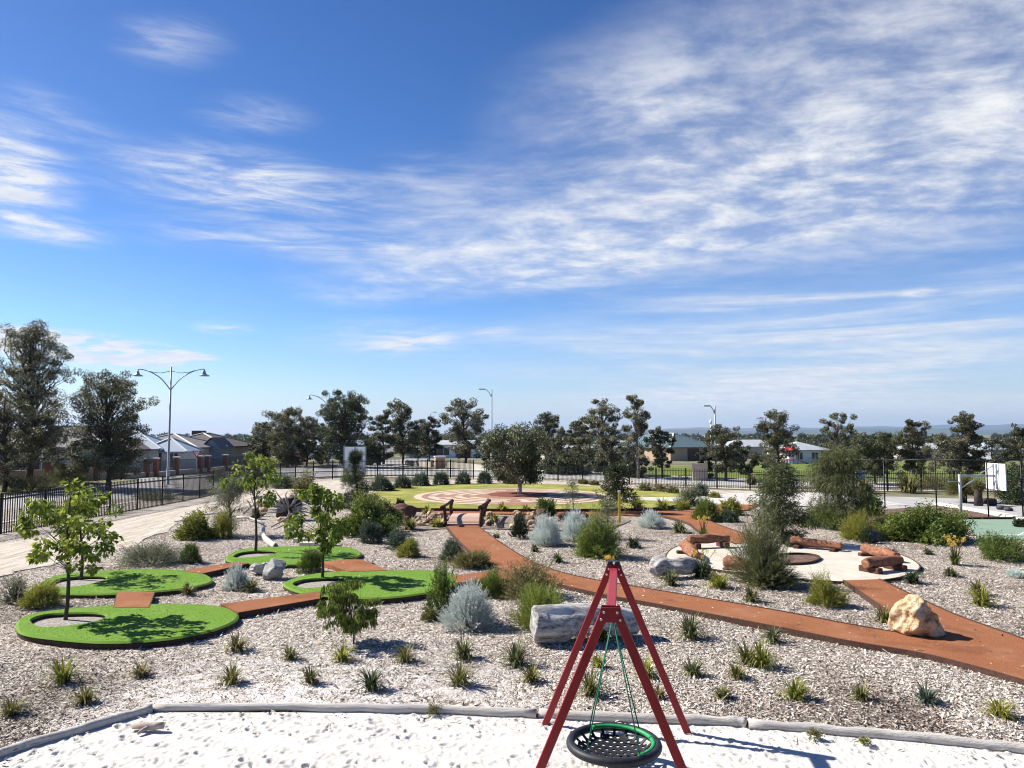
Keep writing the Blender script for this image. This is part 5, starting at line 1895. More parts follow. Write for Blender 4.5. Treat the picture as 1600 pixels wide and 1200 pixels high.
for i, (px, py, w, lb) in enumerate(((886, 815, .75, 'brown rock behind the silver bushes, left one of two'), (912, 812, .6, 'brown rock behind the silver bushes, right one of two'), (845, 808, .6, 'reddish rock at the lawn edge right of the bridge'))):
    rock_obj('rock', lb, 'rock', G(px, py) + Vector((0, .2, 0)), w, w * .8, w * .7, 'rock_brown', 300 + i)

# ---- stone steps
for i, (px, py, w, lb) in enumerate(((453, 829, 20, 'topmost pale stone step slab, farthest up the slope'), (455, 835.5, 21, 'second pale stone step slab from the top'), (460, 841.5, 22, 'middle pale stone step slab of the five'),
                                     (469, 847.5, 23, 'fourth pale stone step slab from the top'), (479, 854, 24, 'lowest pale stone step slab, nearest the turf oval'))):
    p = G(px, py)
    o = MB().box((0, .17, .05), (w * mpp(p), .34, .17)).build('stone_step', M['slab'], None, p, -.05, bevel=.015)
    tag(o, lb, 'step', 'stone steps above the turf oval')

# ---- driftwood pile left of the steps
def branch(label, pts, r0, r1, mat, forks=(), name='dead_branch', zs=None):
    P = [G(px, py) + Vector((0, 0, z)) for px, py, z in pts]
    o = P[0].copy(); o.z = 0
    rad = np.linspace(r0, r1, len(P))
    mb = MB().tube([q - o for q in P], [float(x) for x in rad], 8)
    for f in forks:
        Q = [G(px, py) + Vector((0, 0, z)) - o for px, py, z in f]
        mb.tube(Q, [r1 * 1.2, r1 * .8, r1 * .35][:len(Q)], 6)
    tag(mb.build(name, M[mat], None, o), label, 'dead wood')


p = [(412, 834, .3), (412, 843, .17), (418, 851, .13), (431, 859, .12)]
P = [G(px, py) + Vector((0, 0, z)) for px, py, z in p]
o = P[0].copy(); o.z = 0
tag(log_mesh([q - o for q in P], [.05, .085, .11, .105], 18, 30, .08, 12, hollow=True).build('hollow_log', M['log_white'], None, o), 'curved white hollow log behind the farthest turf oval', 'log')
branch('thin bleached branch lying on the mulch below the driftwood pile', [(368, 812, .1), (385, 813, .14), (400, 816, .1), (412, 821, .08)], .06, .045, 'log_white')
branch('forked grey branch leaning out of the driftwood pile towards the steps', [(424, 825, .04), (440, 818, .1), (458, 812, .3), (470, 812, .55)], .03, .05, 'wood_dry', [[(450, 815, .2), (452, 818, .5), (449, 820, .7)]])
branch('white branch sticking out right of the driftwood pile', [(462, 799, .5), (476, 799, .4), (488, 803, .3)], .05, .04, 'log_white')
branch('dark flat log lying across the top of the driftwood pile', [(394, 795, .55), (410, 794, .62), (426, 797, .55)], .10, .08, 'wood_dry')
branch('grey branch slanting across the left of the driftwood pile', [(380, 806, .1), (392, 803, .35), (402, 801, .55)], .04, .035, 'wood_dry', [[(392, 803, .35), (388, 803, .6), (383, 803, .75)]])
r = np.random.default_rng(77)
p = G(446, 813); p.y += .6
root = thing('root_ball', 'dark upturned root plate with tangled dead roots in the driftwood pile', 'dead wood', p)
mb = MB()
mb.v, mb.f, mb.sm = log_mesh([(0, .35, .42), (0, .1, .45), (0, -.1, .45)], [.35, .55, .58], 24, 12, .12, 3).__dict__.values()
mb.build('stump', M['wood_black'], root)
mb = MB()
for k in range(30):
    a = r.uniform(-.2, 3.34)
    d = Vector((math.cos(a), 0, math.sin(a)))
    L = r.uniform(.6, 1.15)
    s0 = d * r.uniform(.1, .4) + Vector((0, -.12, .4))
    s1 = s0 + d * L * .5 + Vector((r.normal() * .08, r.normal() * .12 - .1, r.normal() * .06))
    s2 = s1 + d * L * .4 + Vector((r.normal() * .12, r.normal() * .12, -.1 + r.normal() * .08))
    s2.z = max(s2.z, .02); s1.z = max(s1.z, .03)
    mb.tube([s0, s1, s2], [.05, .03, .012], 6)
mb.build('root', M['wood_dry'], root)

# ---- log bridge
pA, pB = G(699, 823), G(748, 823)
pC, pD = G(708, 806), G(754, 806)
c = (pA + pB + pC + pD) / 4
root = thing('log_bridge', 'small log footbridge with dark crooked handrails where the red path meets the lawn', 'bridge', c)
q = [v - c for v in (pA, pB, pC, pD)]
dk = MB()
nb = 14
for k in range(nb):
    t0, t1 = k / nb + .003, (k + 1) / nb - .003
    a0, a1, b0_, b1_ = q[0].lerp(q[2], t0), q[0].lerp(q[2], t1), q[1].lerp(q[3], t0), q[1].lerp(q[3], t1)
    zz = .12 + .10 * math.sin(math.pi * (t0 + t1) / 2)
    vs = [Vector((v.x, v.y, zz + dz_)) for dz_ in (-.09, 0) for v in (a0, b0_, b1_, a1)]
    dk.add(vs, [(4, 5, 6, 7), (3, 2, 1, 0), (0, 1, 5, 4), (1, 2, 6, 5), (2, 3, 7, 6), (3, 0, 4, 7)])
dk.build('deck', M['deck'], root)
for a, b, nm in ((0, 2, 'l'), (1, 3, 'r')):
    ta, tb_ = HZ(pA + Vector((0, 0, 0)), 791.5), HZ(pC, 781)
    base_a, base_b = q[a], q[b]
    s_ = -1 if nm == 'l' else 1
    log_mesh([base_a + Vector((s_ * .06, 0, -.15)), base_a + Vector((s_ * .10, 0, ta * .5)), base_a + Vector((s_ * .16, .05, ta))], [.085, .07, .085], 12, 14, .09, a).build('post', M['log_dark'], root)
    log_mesh([base_b + Vector((s_ * .06, 0, -.15)), base_b + Vector((s_ * .12, 0, tb_ * .55)), base_b + Vector((s_ * .20 + .15, .05, tb_ + .02))], [.09, .08, .11], 12, 14, .09, b + 9).build('post', M['log_dark'], root)
    log_mesh([base_a + Vector((s_ * .14 - .1, -.25, ta - .02)), (base_a + base_b) / 2 + Vector((s_ * .16, 0, (ta + tb_) / 2 - .06)), base_b + Vector((s_ * .2 + .14, .1, tb_ - .02))], [.075, .065, .075], 12, 20, .08, a + 20).build('handrail', M['log_dark'], root)

# ---- yellow marker post
p = G(968, 816)
root = thing('marker_post', 'yellow marker post with a pale top standing in the mulch by the conifer', 'post', p)
ht = HZ(p, 768)
MB().box((0, 0, ht / 2 - .05), (.11, .06, ht + .05)).build('post', mat_noise('yellow_paint', (.58, .42, .05), (.68, .52, .09), 6, .6), root, bevel=.01)
MB().box((0, 0, ht + .0), (.13, .08, .09)).build('cap', M['ridge'], root, bevel=.02)
# ================================================================== PLANTS
def plant_spot(px, py, back=0.0):
    p = G(px, py, -.03)
    p.y += back
    p.z = float(MZ(p.x, p.y)) + .0
    return p


SEED = [1000]


def nseed():
    SEED[0] += 1
    return np.random.default_rng(SEED[0])


# ---- strappy clumps: (px, base row, width px, height px, colour, label)
def tuft(px, py, w, h, col, label, n=None, bw=None, cat='grass clump', name='grass_clump', group='strappy clumps planted in the mulch', z=None, spread=1.0):
    r = nseed()
    p = plant_spot(px, py)
    if z is not None: p.z = z
    s = mpp(p)
    W_, H_ = w * s, h * s
    d = depth(p)
    n = n or int(np.clip(75 + 60 * W_, 70, 150))
    bw = bw or max(.022, .0021 * d)
    V, F, t = tuft_mesh(W_ * 1.55, H_ * .95, n, r, bw, spread=spread)
    col = {'green': 'moss'}.get(col, col)
    o = link(name, np_mesh(name, V, F, t), M['leaf_' + col], None, p)
    return tag(o, label, cat, group)


TUFTS = [
 (18, 1118, 40, 34, 'olive', 'olive strappy clump in the bottom left corner above the slanting edging log'),
 (98, 1067, 46, 46, 'yellow', 'bright yellow-green strappy clump below the left end of the nearest turf oval'),
 (133, 1099, 36, 32, 'olive', 'low olive brown clump just above the slanting edging log, right of the corner clump'),
 (220, 1057, 30, 26, 'brown', 'small brownish clump below the middle of the nearest turf oval'),
 (370, 1019, 34, 36, 'brown', 'brown-tipped clump beneath the right end of the nearest turf oval'),
 (362, 1071, 36, 34, 'olive', 'olive clump above the pale log, left of a second olive clump near it'),
 (453, 1032, 26, 24, 'olive', 'small olive clump left of the weeping sapling'),
 (485, 1069, 30, 30, 'olive', 'olive clump above the pale log, between the left clump and the dark spiky one'),
 (535, 1034, 26, 34, 'yellow', 'narrow yellowish clump directly below the weeping sapling'),
 (580, 1079, 34, 42, 'dark', 'dark upright spiky clump above the pale edging log'),
 (633, 1036, 30, 32, 'olive', 'sparse olive clump right of the weeping sapling shadow'),
 (724, 1029, 34, 40, 'green', 'dark green upright clump below the silver-blue bush'),
 (718, 1071, 46, 42, 'olive', 'broad olive clump above the weed on the sand border'),
 (806, 1041, 48, 46, 'green', 'wide green clump with arching blades in front of the big weathered log'),
 (830, 1066, 36, 28, 'olive', 'low olive clump between the wide clump and the left swing leg'),
 (923, 1087, 40, 46, 'olive', 'olive clump seen between the left swing legs and the green ropes'),
 (934, 1043, 24, 22, 'yellow', 'small yellow-green clump below the dark hollow of the weathered log'),
 (1008, 1056, 34, 36, 'yellow', 'yellow-green clump between the two right swing legs'),
 (1030, 1090, 26, 22, 'brown', 'small brown clump between the right swing legs near the sand'),
 (1079, 996, 44, 44, 'green', 'green clump right of the swing, below the red path'),
 (1083, 1055, 40, 28, 'green', 'low green clump just right of the back right swing leg'),
 (1129, 1091, 28, 26, 'olive', 'small olive clump above the right edging log, nearest to the swing'),
 (1152, 1059, 28, 28, 'olive', 'upright olive clump below the large yellowish clump'),
 (1168, 1036, 40, 40, 'olive', 'left part of the large yellowish clump right of the swing'),
 (1190, 1040, 44, 44, 'yellow', 'large yellowish clump under the near edge of the red path'),
 (1208, 1001, 24, 34, 'green', 'narrow upright green clump touching the near edge of the red path'),
 (1243, 1091, 44, 38, 'yellow', 'bright yellow-green clump above the right edging log, left of a dull one'),
 (1346, 1093, 32, 32, 'olive', 'dull olive clump between the bright clump and the bluish one on the right'),
 (1448, 1100, 36, 36, 'blue', 'bluish dark clump towards the right above the edging log'),
 (1563, 1123, 46, 38, 'yellow', 'bright yellow-green clump at the far right above the edging log'),
 (1048, 913, 20, 30, 'green', 'upright green clump in front of the bluish stump log'),
 (1097, 902, 40, 30, 'dark', 'dark green strappy clump at the right end of the bluish stump log'),
 (1124, 919, 44, 24, 'yellow', 'wide yellowish clump between the red path and the fire circle'),
 (1175, 940, 28, 26, 'olive', 'olive clump above the red path, below the feathery shrub'),
 (1381, 970, 28, 26, 'olive', 'olive clump in the mulch wedge left of the golden boulder'),
 (1426, 910, 32, 22, 'dark', 'dark clump right of the dark seat log by the circle edge'),
 (1485, 899, 24, 14, 'green', 'low green clump below the yellow kangaroo paw on the right'),
 (1451, 867, 18, 9, 'green', 'tiny green clump right of the fire circle, left of the kangaroo paw'),
 (1534, 945, 36, 36, 'yellow', 'pale yellow-green clump in the right mulch bed above the path'),
 (1528, 928, 30, 28, 'olive', 'olive clump just behind the pale yellow-green one in the right bed'),
 (391, 925, 24, 24, 'olive', 'olive clump between the small silver ball bush and the oval by the path'),
 (293, 930, 22, 22, 'olive', 'olive clump at the right rim of the second turf oval'),
 (872, 878, 16, 18, 'green', 'small green tuft right of the red path bend'),
 (836, 862, 14, 12, 'green', 'tiny green tuft in the bare mulch below the silver bushes'),
 (990, 855, 28, 16, 'dark', 'dark flat clump in the mulch right of the big bright shrub'),
 (584, 801, 30, 10, 'olive', 'small grass clump at the left foot of the lawn'),
 (1062, 832, 24, 22, 'green', 'green clump at the bend of the upper red path'),
 (668, 805, 20, 16, 'yellow', 'yellow-green grass clump at the lawn edge left of the bridge'),
 (786, 800, 20, 16, 'yellow', 'yellow-green grass clump at the lawn edge just right of the bridge'),
 (822, 800, 18, 14, 'yellow', 'smaller yellow-green grass clump at the lawn edge further right of the bridge'),
 (995, 795, 24, 22, 'yellow', 'yellow grass clump at the lawn edge right of the conifer'),
 (1035, 797, 22, 20, 'yellow', 'yellow grass clump by the upper red path'),
 (770, 818, 30, 12, 'yellow', 'low yellowish clump among the creek rocks right of the bridge'),
 (683, 824, 28, 12, 'yellow', 'low yellowish clump among the creek rocks left of the bridge'),
 (640, 828, 30, 22, 'olive', 'pale flowering clump at the left end of the creek bed'),
 (775, 840, 14, 6, 'green', 'tiny green seedling right of the path near the bridge'),
 (1175, 757, 30, 10, 'olive', 'low weedy clump at the fence right of the lawn'),
 (1420, 768, 60, 14, 'olive', 'dry grassy clump by the rear fence beyond the driveway'),
 (1350, 768, 40, 12, 'olive', 'dry grassy clump under the notice board'),
]
for a in TUFTS: tuft(*a)

# small weeds on the sand
for px, py, w, h, col, lb in ((678, 1117, 22, 20, 'olive', 'small weed growing against the pale log at the sand border'), (1272, 1155, 26, 14, 'olive', 'flat weed on the sand under the right edging log'), (1352, 1163, 16, 9, 'yellow', 'tiny yellow weed on the sand right of another weed')):
    r = nseed()
    p = G(px, py, -.06)
    p.z = -.05
    s = mpp(p)
    V, F, t = shrub_mesh('weed', w * s, h * s, 40, 8, .035, .014, r, .9, .5, .3)
    tag(link('weed', np_mesh('weed', V, F, t), M['leaf_' + col], None, p), lb, 'weed')

# ---- shrubs: (px, base row, width px, height px, style, colour, label)
STY = dict(   # N per m2-ish, K, leafL, leafW, ang, upright, shell, droop, lump
    ball=(1000, 14, .045, .012, .75, .25, .62, 0, .10),
    loose=(470, 14, .06, .014, .8, .45, .42, .05, .22),
    broad=(620, 10, .07, .028, .9, .3, .5, .05, .20),
    needle=(900, 17, .05, .008, .55, .55, .45, .0, .16),
    silver=(1000, 20, .034, .009, .5, .75, .50, 0, .12),
    low=(420, 13, .05, .012, .8, .2, .45, .03, .22),
    columnar=(300, 30, .042, .012, .5, 1.2, .45, 0, .18),
    wispy=(720, 24, .07, .008, .5, .5, .35, .10, .28))


def shrub(px, py, w, h, sty, col, label, name='shrub', cat='shrub', group=None, dens=1.0):
    if 'straggly' in label: dens = .72
    r = nseed()
    p = plant_spot(px, py)
    s = mpp(p)
    W_, H_ = w * s, h * s
    p = plant_spot(px, py, W_ * .32)
    N, K, lL, lW, ang, up, sh, dr, lu = STY[sty]
    d = depth(p)
    k = np.clip(d / 24, 1.0, 2.0)
    area = max(.25, W_ * (W_ + 1.6 * H_) / 2.2)
    N = int(N * dens * min(area, 4.5) / k ** 1.6) + 60
    lL, lW = lL * k ** .5 * (1 + .15 * min(W_, 3)), lW * k * 1.05 * (1 + .1 * min(W_, 3))
    root = thing(name, label, cat, p, 0, group)
    V, F, t = shrub_mesh('foliage', W_, H_ * .97, N, K, lL, lW, r, ang, up, sh, dr, lu)
    link('foliage', np_mesh('foliage', V, F, t), M['leaf_' + col], root)
    mb = MB()
    stems_into(mb, W_, H_, 7, r, .008 + .008 * W_)
    mb.build('stem', M['stem_brown'], root)
    return root


SHRUBS = [
 (730, 986, 76, 66, 'silver', 'silver', 'large round silver-blue bush in front of the columnar green bush'),
 (690, 966, 46, 82, 'columnar', 'green', 'upright columnar green bush between the turf oval and the large silver bush'),
 (672, 972, 26, 18, 'needle', 'olive', 'low olive bush at the foot of the columnar green bush'),
 (765, 934, 54, 40, 'needle', 'lime', 'rounded fresh green bush below the ramp joining the red path'),
 (826, 938, 88, 56, 'loose', 'brown', 'big straggly brown-green bush at the near edge of the red path'),
 (845, 990, 78, 66, 'needle', 'lime', 'green needle-leaved bush behind the left end of the weathered log'),
 (1298, 949, 56, 46, 'needle', 'yellow', 'round bright green bush below the fire circle'),
 (1206, 920, 88, 104, 'wispy', 'moss', 'big feathery grey-green shrub in front of the fire circle'),
 (1350, 845, 54, 40, 'needle', 'yellow', 'yellow flowering bush right of the fire circle'),
 (1358, 850, 22, 28, 'needle', 'dark', 'small dark bush in front of the yellow flowering one'),
 (1472, 850, 108, 50, 'broad', 'green', 'wide dark glossy green bush at the edge of the ball court'),
 (1414, 845, 60, 34, 'broad', 'lime', 'mid green bush on the left of the wide dark glossy bush'),
 (1392, 824, 50, 20, 'low', 'olive', 'low olive bush before the driveway bark bed'),
 (1578, 877, 70, 38, 'loose', 'green', 'grey green spreading bush below the corner of the ball court'),
 (1600, 826, 20, 14, 'broad', 'dark', 'dark bush standing on the edge of the green court at the right edge'),
 (1596, 903, 26, 12, 'silver', 'silver', 'small silver bush at the right edge of the garden'),
 (300, 844, 54, 40, 'broad', 'yellow', 'rounded yellow-green bush beside the sandy track'),
 (293, 881, 30, 30, 'ball', 'green', 'small clipped-looking round green bush behind the second turf oval'),
 (222, 886, 98, 32, 'low', 'grey', 'wide low grey-green bush on the left behind the second turf oval'),
 (366, 924, 36, 38, 'silver', 'silver', 'small silver ball bush between the turf ovals'),
 (52, 953, 56, 38, 'needle', 'yellow', 'bright green rounded bush at the far left behind the nearest turf oval'),
 (14, 945, 40, 42, 'low', 'grey', 'grey-green low bush cut by the left edge of the view'),
 (483, 898, 36, 36, 'ball', 'green', 'round dark green bush behind the trunk of the tree by the path'),
 (570, 838, 82, 56, 'broad', 'lime', 'large mounded green bush left of the dry creek'),
 (600, 822, 60, 36, 'broad', 'olive', 'olive bush on the right of the large mounded green one'),
 (578, 849, 34, 32, 'ball', 'blue', 'dark rounded bush in front of the large mounded green bush'),
 (620, 859, 36, 34, 'loose', 'blue', 'bluish loose bush behind the small bright round one'),
 (637, 871, 34, 28, 'ball', 'yellow', 'small bright green round bush in the mulch left of the red path'),
 (705, 877, 38, 32, 'ball', 'blue', 'dark blue-green round bush beside the red path'),
 (735, 889, 56, 26, 'needle', 'olive', 'olive grassy mound touching the left side of the red path'),
 (855, 853, 46, 44, 'silver', 'silver', 'tall bright silver bush, left one of the pair right of the bridge'),
 (899, 846, 42, 44, 'silver', 'silver', 'pale silver bush partly behind the big bright green shrub'),
 (812, 842, 26, 40, 'columnar', 'dark', 'dark upright oval bush left of the tall silver bush'),
 (936, 872, 68, 66, 'loose', 'lime', 'big bright green feathery shrub behind the top of the swing'),
 (1020, 826, 38, 26, 'silver', 'silver', 'low silver bush in the mulch right of the yellow post'),
 (1107, 815, 42, 34, 'ball', 'lime', 'round green bush beside the upper red path'),
 (1143, 817, 28, 18, 'ball', 'blue', 'small dark ball bush right of the round green one by the upper path'),
 (1146, 805, 34, 24, 'broad', 'yellow', 'yellow-green bush behind the small dark ball by the upper path'),
 (1080, 792, 36, 32, 'loose', 'grey', 'grey green bush between the lawn and the paved plaza'),
 (1068, 798, 24, 14, 'needle', 'yellow', 'small yellow-green bush at the foot of the grey green one by the plaza'),
 (1098, 776, 28, 20, 'loose', 'blue', 'dark bush behind the grey green one by the plaza'),
 (1118, 779, 18, 10, 'needle', 'yellow', 'tiny yellow-green bush at the plaza corner'),
 (855, 807, 30, 26, 'broad', 'green', 'spiky green bush at the front lawn edge below the labyrinth'),
 (624, 795, 18, 14, 'broad', 'dark', 'small dark bush behind the large brown boulder'),
 (700, 846, 0, 0, None, None, None),
 (595, 768, 36, 24, 'ball', 'blue', 'leftmost round bush of the row along the back of the lawn'),
 (627, 764, 26, 20, 'ball', 'blue', 'second round bush from the left along the back of the lawn'),
 (656, 760, 27, 20, 'ball', 'blue', 'third round bush from the left along the back of the lawn'),
 (688, 758.5, 24, 20, 'ball', 'blue', 'fourth round bush from the left along the back of the lawn, below the orange pillar'),
 (723, 757.5, 22, 20, 'ball', 'blue', 'fifth round bush from the left along the back of the lawn'),
 (757, 757, 22, 20, 'ball', 'blue', 'sixth round bush from the left along the back of the lawn, by the street lamp'),
 (797, 757, 22, 18, 'ball', 'dark', 'round bush of the back row hidden behind the labyrinth tree trunk'),
 (912, 757, 18, 8, 'needle', 'olive', 'tiny bush behind the lawn right of the labyrinth tree'),
 (930, 759, 16, 8, 'needle', 'olive', 'tiny bush behind the lawn, second right of the labyrinth tree'),
 (1010, 768, 26, 14, 'low', 'olive', 'left low bush of three behind the right end of the lawn'),
 (1033, 769, 24, 12, 'low', 'brown', 'middle low bush of three behind the right end of the lawn'),
 (1054, 772, 24, 13, 'low', 'olive', 'right low bush of three behind the right end of the lawn'),
 (440, 764, 34, 22, 'needle', 'blue', 'dark green bush by the fence corner above the driftwood pile'),
 (472, 787, 40, 48, 'loose', 'olive', 'sparse olive bush behind the driftwood pile'),
 (548, 754, 34, 18, 'low', 'green', 'low green bush at the fence left of the signboard'),
 (398, 812, 14, 18, 'needle', 'dark', 'dark little bush in the driftwood pile'),
 (344, 842, 34, 46, 'loose', 'yellow', 'yellow-green loose bush below the grey feathery tree'),
 (1315, 828, 110, 34, 'low', 'green', 'low green growth around the foot of the feathery tree'),
 (1238, 858, 18, 20, 'loose', 'grey', 'small grey bush behind the large feathery shrub'),
 (1365, 808, 40, 34, 'broad', 'green', 'leafy green bush right of the feathery tree'),
 (1470, 764, 70, 24, 'low', 'olive', 'dry olive bush on the bank by the rear fence'),
 (640, 852, 22, 12, 'low', 'grey', 'tiny grey bush in the mulch below the creek bed'),
 (955, 908, 0, 0, None, None, None),
]
for a in SHRUBS:
    if a[4]:
        shrub(*a)

# bushes under the street trees left, outside the fence
for px, py, w, h, lb in ((30, 768, 80, 26, 'yellowish grassy bush outside the fence at the far left'), (95, 758, 80, 34, 'wide yellowish bush outside the fence under the tallest tree'), (345, 752, 50, 18, 'grey low bush outside the fence right of the give way sign'), (233, 782, 60, 14, 'low bush in the shade outside the left fence'), (395, 748, 40, 24, 'grey bushy regrowth outside the fence behind the slender tree')):
    o = shrub(px, py, w, h, 'low', 'olive' if px < 200 else 'grey', lb)
    o.location.z = -.12


# ---- kangaroo paws: strappy base with tall flower stalks
def paw(px, py, w, h, label, nst=9, stalk=1.0):
    r = nseed()
    p = plant_spot(px, py)
    s = mpp(p)
    W_, H_ = w * s, h * s
    root = thing('kangaroo_paw', label, 'kangaroo paw', p)
    V, F, t = tuft_mesh(W_, H_ * .58, 90, r, .03, spread=.6)
    link('leaf_clump', np_mesh('leaf_clump', V, F, t), M['leaf_green'], root)
    mb = MB()
    for k in range(nst):
        a = r.uniform(0, 6.28)
        e = Vector((math.cos(a) * W_ * .4 * r.uniform(.2, 1), math.sin(a) * W_ * .3, H_ * r.uniform(.75, 1) * stalk))
        mb.tube([(e.x * .1, e.y * .1, 0), (e.x * .5, e.y * .5, e.z * .6), e], [.010, .008, .006], 5)
        n = 30
        d = rand_dirs(n, r)
        P = np.array(e) + d * np.array([.032, .032, .055]) * r.uniform(.3, 1, n)[:, None] + np.array([0, 0, -.04])
        V2, F2 = leaf_quads(P, unit(d + np.array([0, 0, .7])), .05 * r.uniform(.7, 1.2, n), np.full(n, .018), r)
        link('flower', np_mesh('flower', V2, F2, np.repeat(r.uniform(0, 1, n), 4)), M['flower_yellow'], root)
    mb.build('flower_stalk', M['stem_brown'], root)


paw(1493, 883, 38, 44, 'yellow flowering kangaroo paw in the mulch right of the fire circle', 18)
paw(1099, 840, 28, 34, 'yellow flowering kangaroo paw between the upper red path and the fire circle', 14)
paw(1094, 900, 60, 46, 'pale yellow kangaroo paw stalks rising in front of the end-on orange log', 9)
paw(953, 896, 24, 30, 'small yellow kangaroo paw showing just above the top of the swing', 9)
paw(942, 1004, 40, 44, 'yellow-green flowering plant behind the weathered log, seen through the swing frame', 9)

# ---- young trees in the garden
def gtree(name, label, px, py, top, w, cb, nclump, nleaf, lL, lW, mat, bark, seed, cat='tree', group=None, back=0, **kw):
    p = plant_spot(px, py, back)
    h = HZ(p, top) - p.z
    return make_tree(name, label, cat, p, h, w * mpp(p), cb, nclump, nleaf, lL, lW, mat, bark, seed, group, **kw)


yg = 'young broadleaf trees in the turf ovals'
gtree('young_tree', 'leafy young tree with several low stems in the gravel hole of the nearest turf oval', 99, 972, 750, 122, .40, 34, 1500, .125, .078, 'leaf_bright', 'bark_dark', 501, group=yg, shape='round', trunk_r=.036, droop=.5, clump=.085, ang=.9, lean=(.03, 0), lobes=9, spread=.10)
gtree('young_tree', 'leafy young tree behind the nearest one, in the second turf oval', 123, 909, 757, 118, .36, 30, 1400, .125, .078, 'leaf_bright', 'bark_dark', 502, group=yg, shape='flat', trunk_r=.04, droop=.5, clump=.09, ang=.9, lobes=8, spread=.11)
gtree('young_tree', 'slender young tree with a small tufted crown in the farthest turf oval', 397, 867, 706, 84, .50, 22, 900, .135, .082, 'leaf_bright', 'bark_dark', 503, group=yg, shape='flat', trunk_r=.045, droop=.5, clump=.11, ang=.9, lobes=7, spread=.11)
gtree('young_tree', 'young tree with dense broad leaves in the gravel hole of the oval by the path', 501, 910, 757, 98, .36, 34, 2500, .130, .080, 'leaf_bright', 'bark_dark', 504, group=yg, shape='round', trunk_r=.04, droop=.5, clump=.10, ang=.9, lobes=8, spread=.11)
gtree('weeping_sapling', 'small weeping gum sapling with drooping narrow leaves in the front mulch bed', 550, 1007, 908, 92, .26, 56, 4400, .12, .026, 'leaf_lime', 'stem_brown', 505, shape='round', trunk_r=.018, droop=1.0, clump=.10, ang=.4, lean=(-.06, 0), lobes=14, spread=.10)
# feathery / wattle trees
gtree('wattle_tree', 'grey leafy wattle tree behind the fire circle', 1222, 852, 724, 84, .06, 70, 14000, .13, .024, 'leaf_moss', 'bark_dark', 506, shape='tall', trunk_r=.05, droop=.35, clump=.17, lean=(-.02, 0))
gtree('feathery_tree', 'tall feathery olive green tree behind the fire circle, right of the wattle', 1312, 826, 698, 88, .06, 80, 24000, .22, .014, 'leaf_moss', 'bark_dark', 507, shape='tall', trunk_r=.07, droop=.5, clump=.19, lean=(.03, 0))
gtree('she_oak', 'wispy grey-green she-oak beside the sandy track', 358, 836, 744, 66, .18, 40, 6500, .22, .012, 'leaf_grey', 'bark_dark', 508, shape='round', trunk_r=.06, droop=.2, clump=.17)
gtree('young_pine', 'young dark pine in front of the white signboard', 556, 794, 704, 64, .04, 60, 11000, .22, .014, 'leaf_dark', 'bark_dark', 509, shape='spire', trunk_r=.05, droop=-.1, clump=.085, ang=.9)
gtree('young_conifer', 'young conifer with stepped branches behind the yellow post', 966, 803, 724, 58, .08, 38, 4200, .16, .035, 'leaf_gum_green', 'bark_dark', 510, shape='cone', trunk_r=.05, droop=-.1, clump=.17)
gtree('sapling', 'thin wispy sapling in front of the right end of the labyrinth', 895, 800, 745, 34, .06, 22, 1500, .15, .014, 'leaf_grey', 'stem_brown', 511, shape='cone', trunk_r=.025, droop=.1, clump=.2)
gtree('sapling', 'thin grey sapling behind the big bright green shrub near the yellow post', 950, 842, 778, 40, .06, 22, 2400, .13, .014, 'leaf_grey', 'stem_brown', 512, shape='tall', trunk_r=.03, droop=.1, clump=.2)
# labyrinth tree
pT = G(809, 773, .0)
r_ = make_tree('shade_tree', 'dark dense shade tree with a pale forked trunk in the centre of the labyrinth', 'tree', Vector((pT.x, pT.y, .04)), HZ(pT, 664), 104 * mpp(pT), .22, 80, 22000, .15, .06, 'leaf_gum_green', 'bark_pale', 520, shape='flat', trunk_r=.15, droop=.3, clump=.13, fork=.16, lobes=16, spread=.10)

